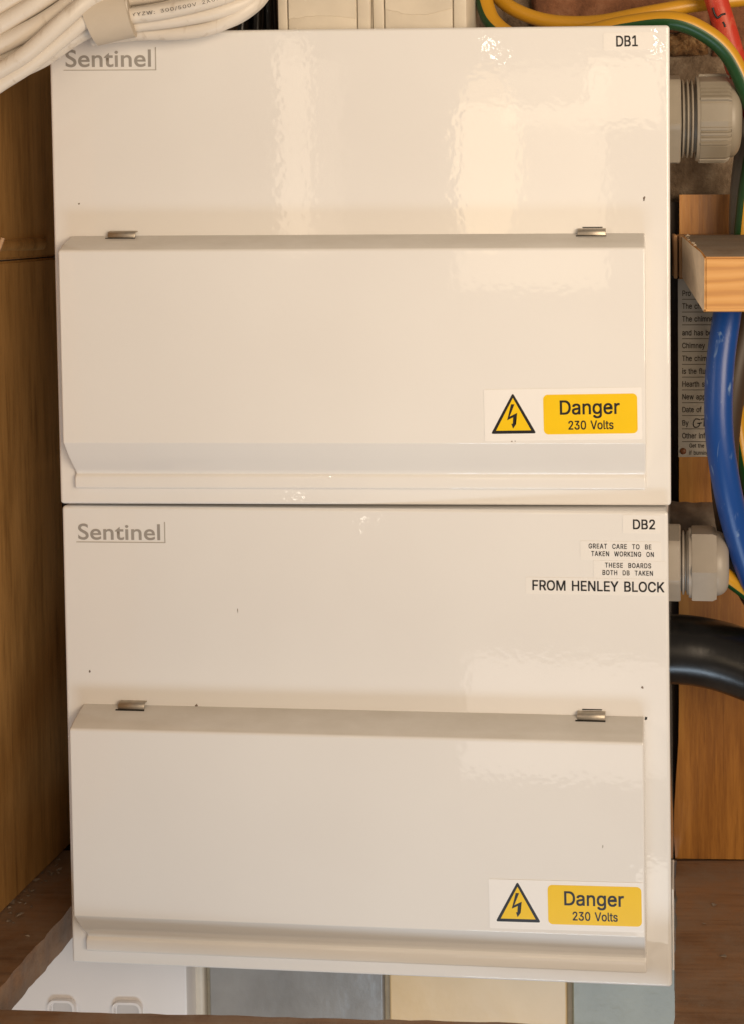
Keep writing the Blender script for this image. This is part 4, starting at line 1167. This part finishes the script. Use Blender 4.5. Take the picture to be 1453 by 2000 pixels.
# ------------------------------------------------------------------ chimney form pinned on the panel
form_y = BACK_Y - 0.0006
pa, pb_ = at(1323, 545, form_y), at(1437, 893, form_y)
form = thing('paper_form', 'printed chimney form pinned to the back panel behind the blue cable', 'paper form', (pa.x, form_y, pb_.z))
keep_world(obj('sheet', finish(prism_y([(pa.x, pb_.z), (pb_.x, pb_.z + 0.0006), (pb_.x, pa.z), (pa.x, pa.z)], form_y, form_y + 0.0005), 'sheet', 0), MAT['paper']), form)
rows = [('Pro', 578, 1361), ('The chimney', 603, 1432), ('The chimney', 628, 1432), ('and has been', 655, 1437), ('Chimney', 680, 1376), ('The chimney', 705, 1432), ('is the flue', 730, 1396),
        ('Hearth si', 755, 1390), ('New app', 780, 1391), ('Date of i', 805, 1387), ('By', 831, 1343), ('Other info', 856, 1392)]
rows = [(t, y, x) for t, y, x in rows if t]
CAPH = 0.0031
_, w_ref = letters('Chimney', CAPH / 0.5175)
KF = (at(1376, 680, form_y).x - at(1331, 680, form_y).x) / w_ref
def form_text(t, px, py, cap, k=1.0):
    p = at(px, py, form_y)
    _, w = letters(t, cap / 0.5175)
    keep_world(put_print(t, p.x, p.x + w * KF * k, p.z, form_y - 0.0002, cap, MAT['brown_ink'], None, bold=0.02), form)
    return p
for t, py, pxr in rows:
    p = form_text(t, 1331, py, CAPH)
    zl = at(1331, py + 6, form_y).z
    keep_world(obj('rule', finish(box_bm(p.x, pb_.x - 0.002, form_y - 0.0002, form_y + 0.0001, zl - 0.0003, zl), 'rule', 0), MAT['brown_ink']), form)
form_text('Get the facts', 1345, 874, 0.0023, 1.05)
form_text('if burning', 1345, 888, 0.0023, 1.05)
# handwritten initials after "By"
for pts in ([(1366, 820), (1358, 818), (1353, 826), (1355, 834), (1362, 834), (1366, 828), (1361, 827), (1370, 826)], [(1368, 819), (1382, 817)], [(1375, 819), (1374, 833)]):
    keep_world(tube('handwriting', [at(a, b, form_y - 0.0002) for a, b in pts], 0.0003, MAT['ink'], n=6, step=0.001), form)
pin = at(1333, 881, form_y)
bm = bmesh.new()
bmesh.ops.create_uvsphere(bm, u_segments=16, v_segments=10, radius=0.0018)
for v in bm.verts:
    v.co = Vector((v.co.x, v.co.y * 0.5, v.co.z)) + Vector((pin.x, form_y - 0.0004, pin.z))
keep_world(obj('pin', finish(bm, 'pin', 60), MAT['pin']), form)

# ------------------------------------------------------------------ cables on the right
def cable(label, pts, rad, mat, name='cable', **kw):
    path = [at(a, b, y) for a, b, y in pts]
    o = tube(name, path, rad, mat, **kw)
    return tag(o, label, 'cable')

cable('thick blue cable bowing down from under the pine block', [(1432, 540, 0.030), (1418, 620, 0.022), (1405, 720, 0.016), (1403, 830, 0.014), (1415, 930, 0.016), (1437, 1030, 0.022), (1470, 1130, 0.03), (1520, 1220, 0.04)], 0.0071, MAT['blue'], 'blue_cable', n=28)
cable('dark brown cable running behind the blue cable', [(1475, 540, 0.052), (1455, 630, 0.046), (1433, 730, 0.042), (1418, 830, 0.042), (1414, 920, 0.042), (1424, 1020, 0.046), (1450, 1120, 0.05), (1500, 1210, 0.05)], 0.0074, MAT['brown'], 'brown_cable', n=24)
cable('grey cable behind the pine block at the right edge', [(1480, 180, 0.082), (1452, 300, 0.082), (1441, 420, 0.084), (1446, 540, 0.086), (1456, 660, 0.084), (1462, 760, 0.080), (1478, 900, 0.078)], 0.0052, MAT['grey'], 'grey_cable', n=20)
cable('green and yellow earth cable arching over the corner of DB1', [(936, -60, 0.050), (944, 0, 0.046), (965, 48, 0.04), (1020, 78, 0.036), (1120, 70, 0.03), (1225, 48, 0.024), (1310, 40, 0.02), (1372, 62, 0.022), (1422, 106, 0.026), (1458, 180, 0.03), (1490, 280, 0.04)], 0.0046, MAT['earth'], 'earth_cable', n=32)
cable('yellow sided earth cable looping across the brick above DB1', [(930, -70, 0.07), (968, -10, 0.066), (1010, 22, 0.062), (1075, 42, 0.06), (1160, 44, 0.058), (1250, 28, 0.058), (1340, 12, 0.06), (1453, -2, 0.066), (1540, -16, 0.07)], 0.0038, MAT['earth_yellow'], 'earth_cable', n=28)
cable('green and yellow earth cable dropping past the back panel at the right edge', [(1475, 260, 0.066), (1458, 360, 0.068), (1448, 450, 0.070), (1440, 560, 0.074), (1434, 700, 0.074), (1436, 790, 0.068), (1448, 880, 0.062), (1468, 980, 0.06)], 0.0042, MAT['earth_left'], 'earth_cable', n=28)
red = thing('red_sleeved_cable', 'red sleeved cable with a black pen mark at the upper right corner', 'cable', at(1410, 60, 0.045))
rp = [(1380, -60, 0.046), (1398, 0, 0.046), (1415, 55, 0.046), (1434, 120, 0.046), (1456, 185, 0.046), (1490, 260, 0.046)]
tube('sleeve', [at(*q) for q in rp], 0.0060, MAT['red'], red, n=28)
for pts in ([(1391, 15), (1395, 28), (1401, 35), (1408, 29), (1416, 27)], [(1411, 43), (1414, 48), (1415, 53)]):
    tube('pen_mark', [at(a, b, 0.0402) for a, b in pts], 0.0006, MAT['ink'], red, n=8, step=0.001)
cable('thick black cable leaving the side of DB2', [(1280, 1268, 0.036), (1330, 1268, 0.036), (1385, 1276, 0.036), (1440, 1292, 0.034), (1520, 1325, 0.03), (1600, 1370, 0.03)], 0.0172, MAT['black'], 'black_cable', n=36)
cable('green earth cable just out of the lower gland', [(1392, 1108, 0.028), (1420, 1128, 0.03), (1450, 1150, 0.034), (1500, 1190, 0.04)], 0.0042, MAT['earth'], 'earth_cable', n=20)

# ------------------------------------------------------------------ white cable bundle, upper left
bun = thing('cable_bundle', 'coiled bundle of white cable bound with tape, hanging over the upper left of DB1', 'cable bundle', at(225, 40, -0.02))
def strand(pts, rad, **kw):
    return tube('strand', [at(a, b, y) for a, b, y in pts], rad, MAT['white_cable'], bun, n=20, wob=0.05, **kw)
# loop on the right of the tape
s_print = strand([(190, 40, -0.026), (250, 32, -0.024), (320, 22, -0.022), (400, 4, -0.020), (460, -16, -0.014), (520, -60, -0.005)], 0.0036)
strand([(190, 62, -0.020), (260, 49, -0.018), (350, 38, -0.016), (430, 22, -0.014), (490, -2, -0.008), (530, -40, 0.002)], 0.0035)
strand([(180, 76, -0.014), (260, 66, -0.012), (350, 64, -0.0115), (420, 52, -0.0115), (480, 20, -0.009), (512, -12, -0.004), (535, -70, 0.004)], 0.0034)
strand([(200, 58, -0.012), (280, 50, -0.010), (380, 54, -0.008), (450, 40, -0.006), (500, 8, -0.002), (528, -30, 0.004)], 0.0034)
strand([(190, 20, -0.014), (260, 12, -0.012), (340, 6, -0.010), (420, -14, -0.006), (480, -50, 0)], 0.0036)
strand([(190, 4, -0.020), (260, -4, -0.018), (340, -18, -0.014), (420, -44, -0.006)], 0.0036)
# fan on the left of the tape
strand([(250, 40, -0.024), (200, 46, -0.026), (163, 64, -0.026), (133, 82, -0.026), (86, 114, -0.026), (38, 138, -0.027), (-10, 164, -0.028), (-70, 200, -0.03)], 0.0037)
strand([(250, 12, -0.030), (206, 16, -0.033), (165, 42, -0.035), (112, 86, -0.036), (56, 130, -0.037), (0, 166, -0.038), (-60, 206, -0.04)], 0.0032)
strand([(225, -26, -0.034), (175, 0, -0.037), (132, 34, -0.040), (92, 70, -0.041), (48, 108, -0.041), (0, 138, -0.041), (-60, 172, -0.042)], 0.0035)
strand([(210, -30, -0.024), (150, 14, -0.027), (100, 62, -0.029), (50, 96, -0.030), (0, 122, -0.031), (-60, 150, -0.032)], 0.0035)
strand([(220, -38, -0.030), (160, -8, -0.032), (110, 28, -0.034), (60, 58, -0.036), (0, 88, -0.037), (-60, 116, -0.038)], 0.0040)
strand([(200, -64, -0.030), (120, -24, -0.033), (60, 14, -0.036), (0, 50, -0.038), (-60, 82, -0.040)], 0.0040)
strand([(160, -76, -0.030), (80, -30, -0.034), (30, -4, -0.036), (-40, 32, -0.040)], 0.0039)
strand([(120, -80, -0.030), (40, -40, -0.034), (0, -14, -0.036), (-40, 8, -0.040)], 0.0039)
strand([(236, 30, -0.022), (190, 40, -0.023), (146, 66, -0.024), (104, 96, -0.024), (58, 122, -0.025), (0, 150, -0.026), (-60, 180, -0.028)], 0.0032)
strand([(215, -20, -0.022), (150, 4, -0.024), (104, 44, -0.026), (58, 76, -0.028), (0, 104, -0.029), (-60, 132, -0.03)], 0.0033)
strand([(190, -50, -0.026), (120, -8, -0.028), (66, 32, -0.030), (0, 70, -0.032), (-60, 100, -0.034)], 0.0033)
# binding tape
tp = [(176, 36, -0.0275), (200, 30, -0.0265), (228, 24, -0.025), (255, 20, -0.0235)]
tape = tube('tape', [at(a, b, y) for a, b, y in tp], 0.0115, MAT['tape'], bun, rb=0.0126, n=40, wob=0.03, step=0.0015)
# print along the upper strand
def print_on_path(text, pts, y, cap, parent):
    path = spline([at(a, b, y) for a, b in pts], 0.001)
    me, w = letters(text, cap / 0.5175, 1.0, 60, 420)
    tot = sum((path[i + 1] - path[i]).length for i in range(len(path) - 1))
    cum = [0.0]
    for i in range(len(path) - 1):
        cum.append(cum[-1] + (path[i + 1] - path[i]).length)
    k = tot / w
    for v in me.vertices:
        sx, sz = v.co.x * k, v.co.z
        i = 0
        while i < len(cum) - 2 and cum[i + 1] < sx:
            i += 1
        a, b = path[i], path[i + 1]
        t = (b - a).normalized()
        up = Vector((-t.z, 0, t.x)).normalized()
        v.co = a + t * (sx - cum[i]) + up * sz + Vector((0, 0.0005 * (sz / cap - 0.5) ** 2, 0))
    o = obj('lettering', me, MAT['brown_ink'])
    keep_world(o, parent)
print_on_path('YYZW: 300/500V 2X0.75', [(258, 32), (300, 27), (340, 20), (380, 12), (420, 2), (445, -6)], -0.0272, 0.0016, bun)
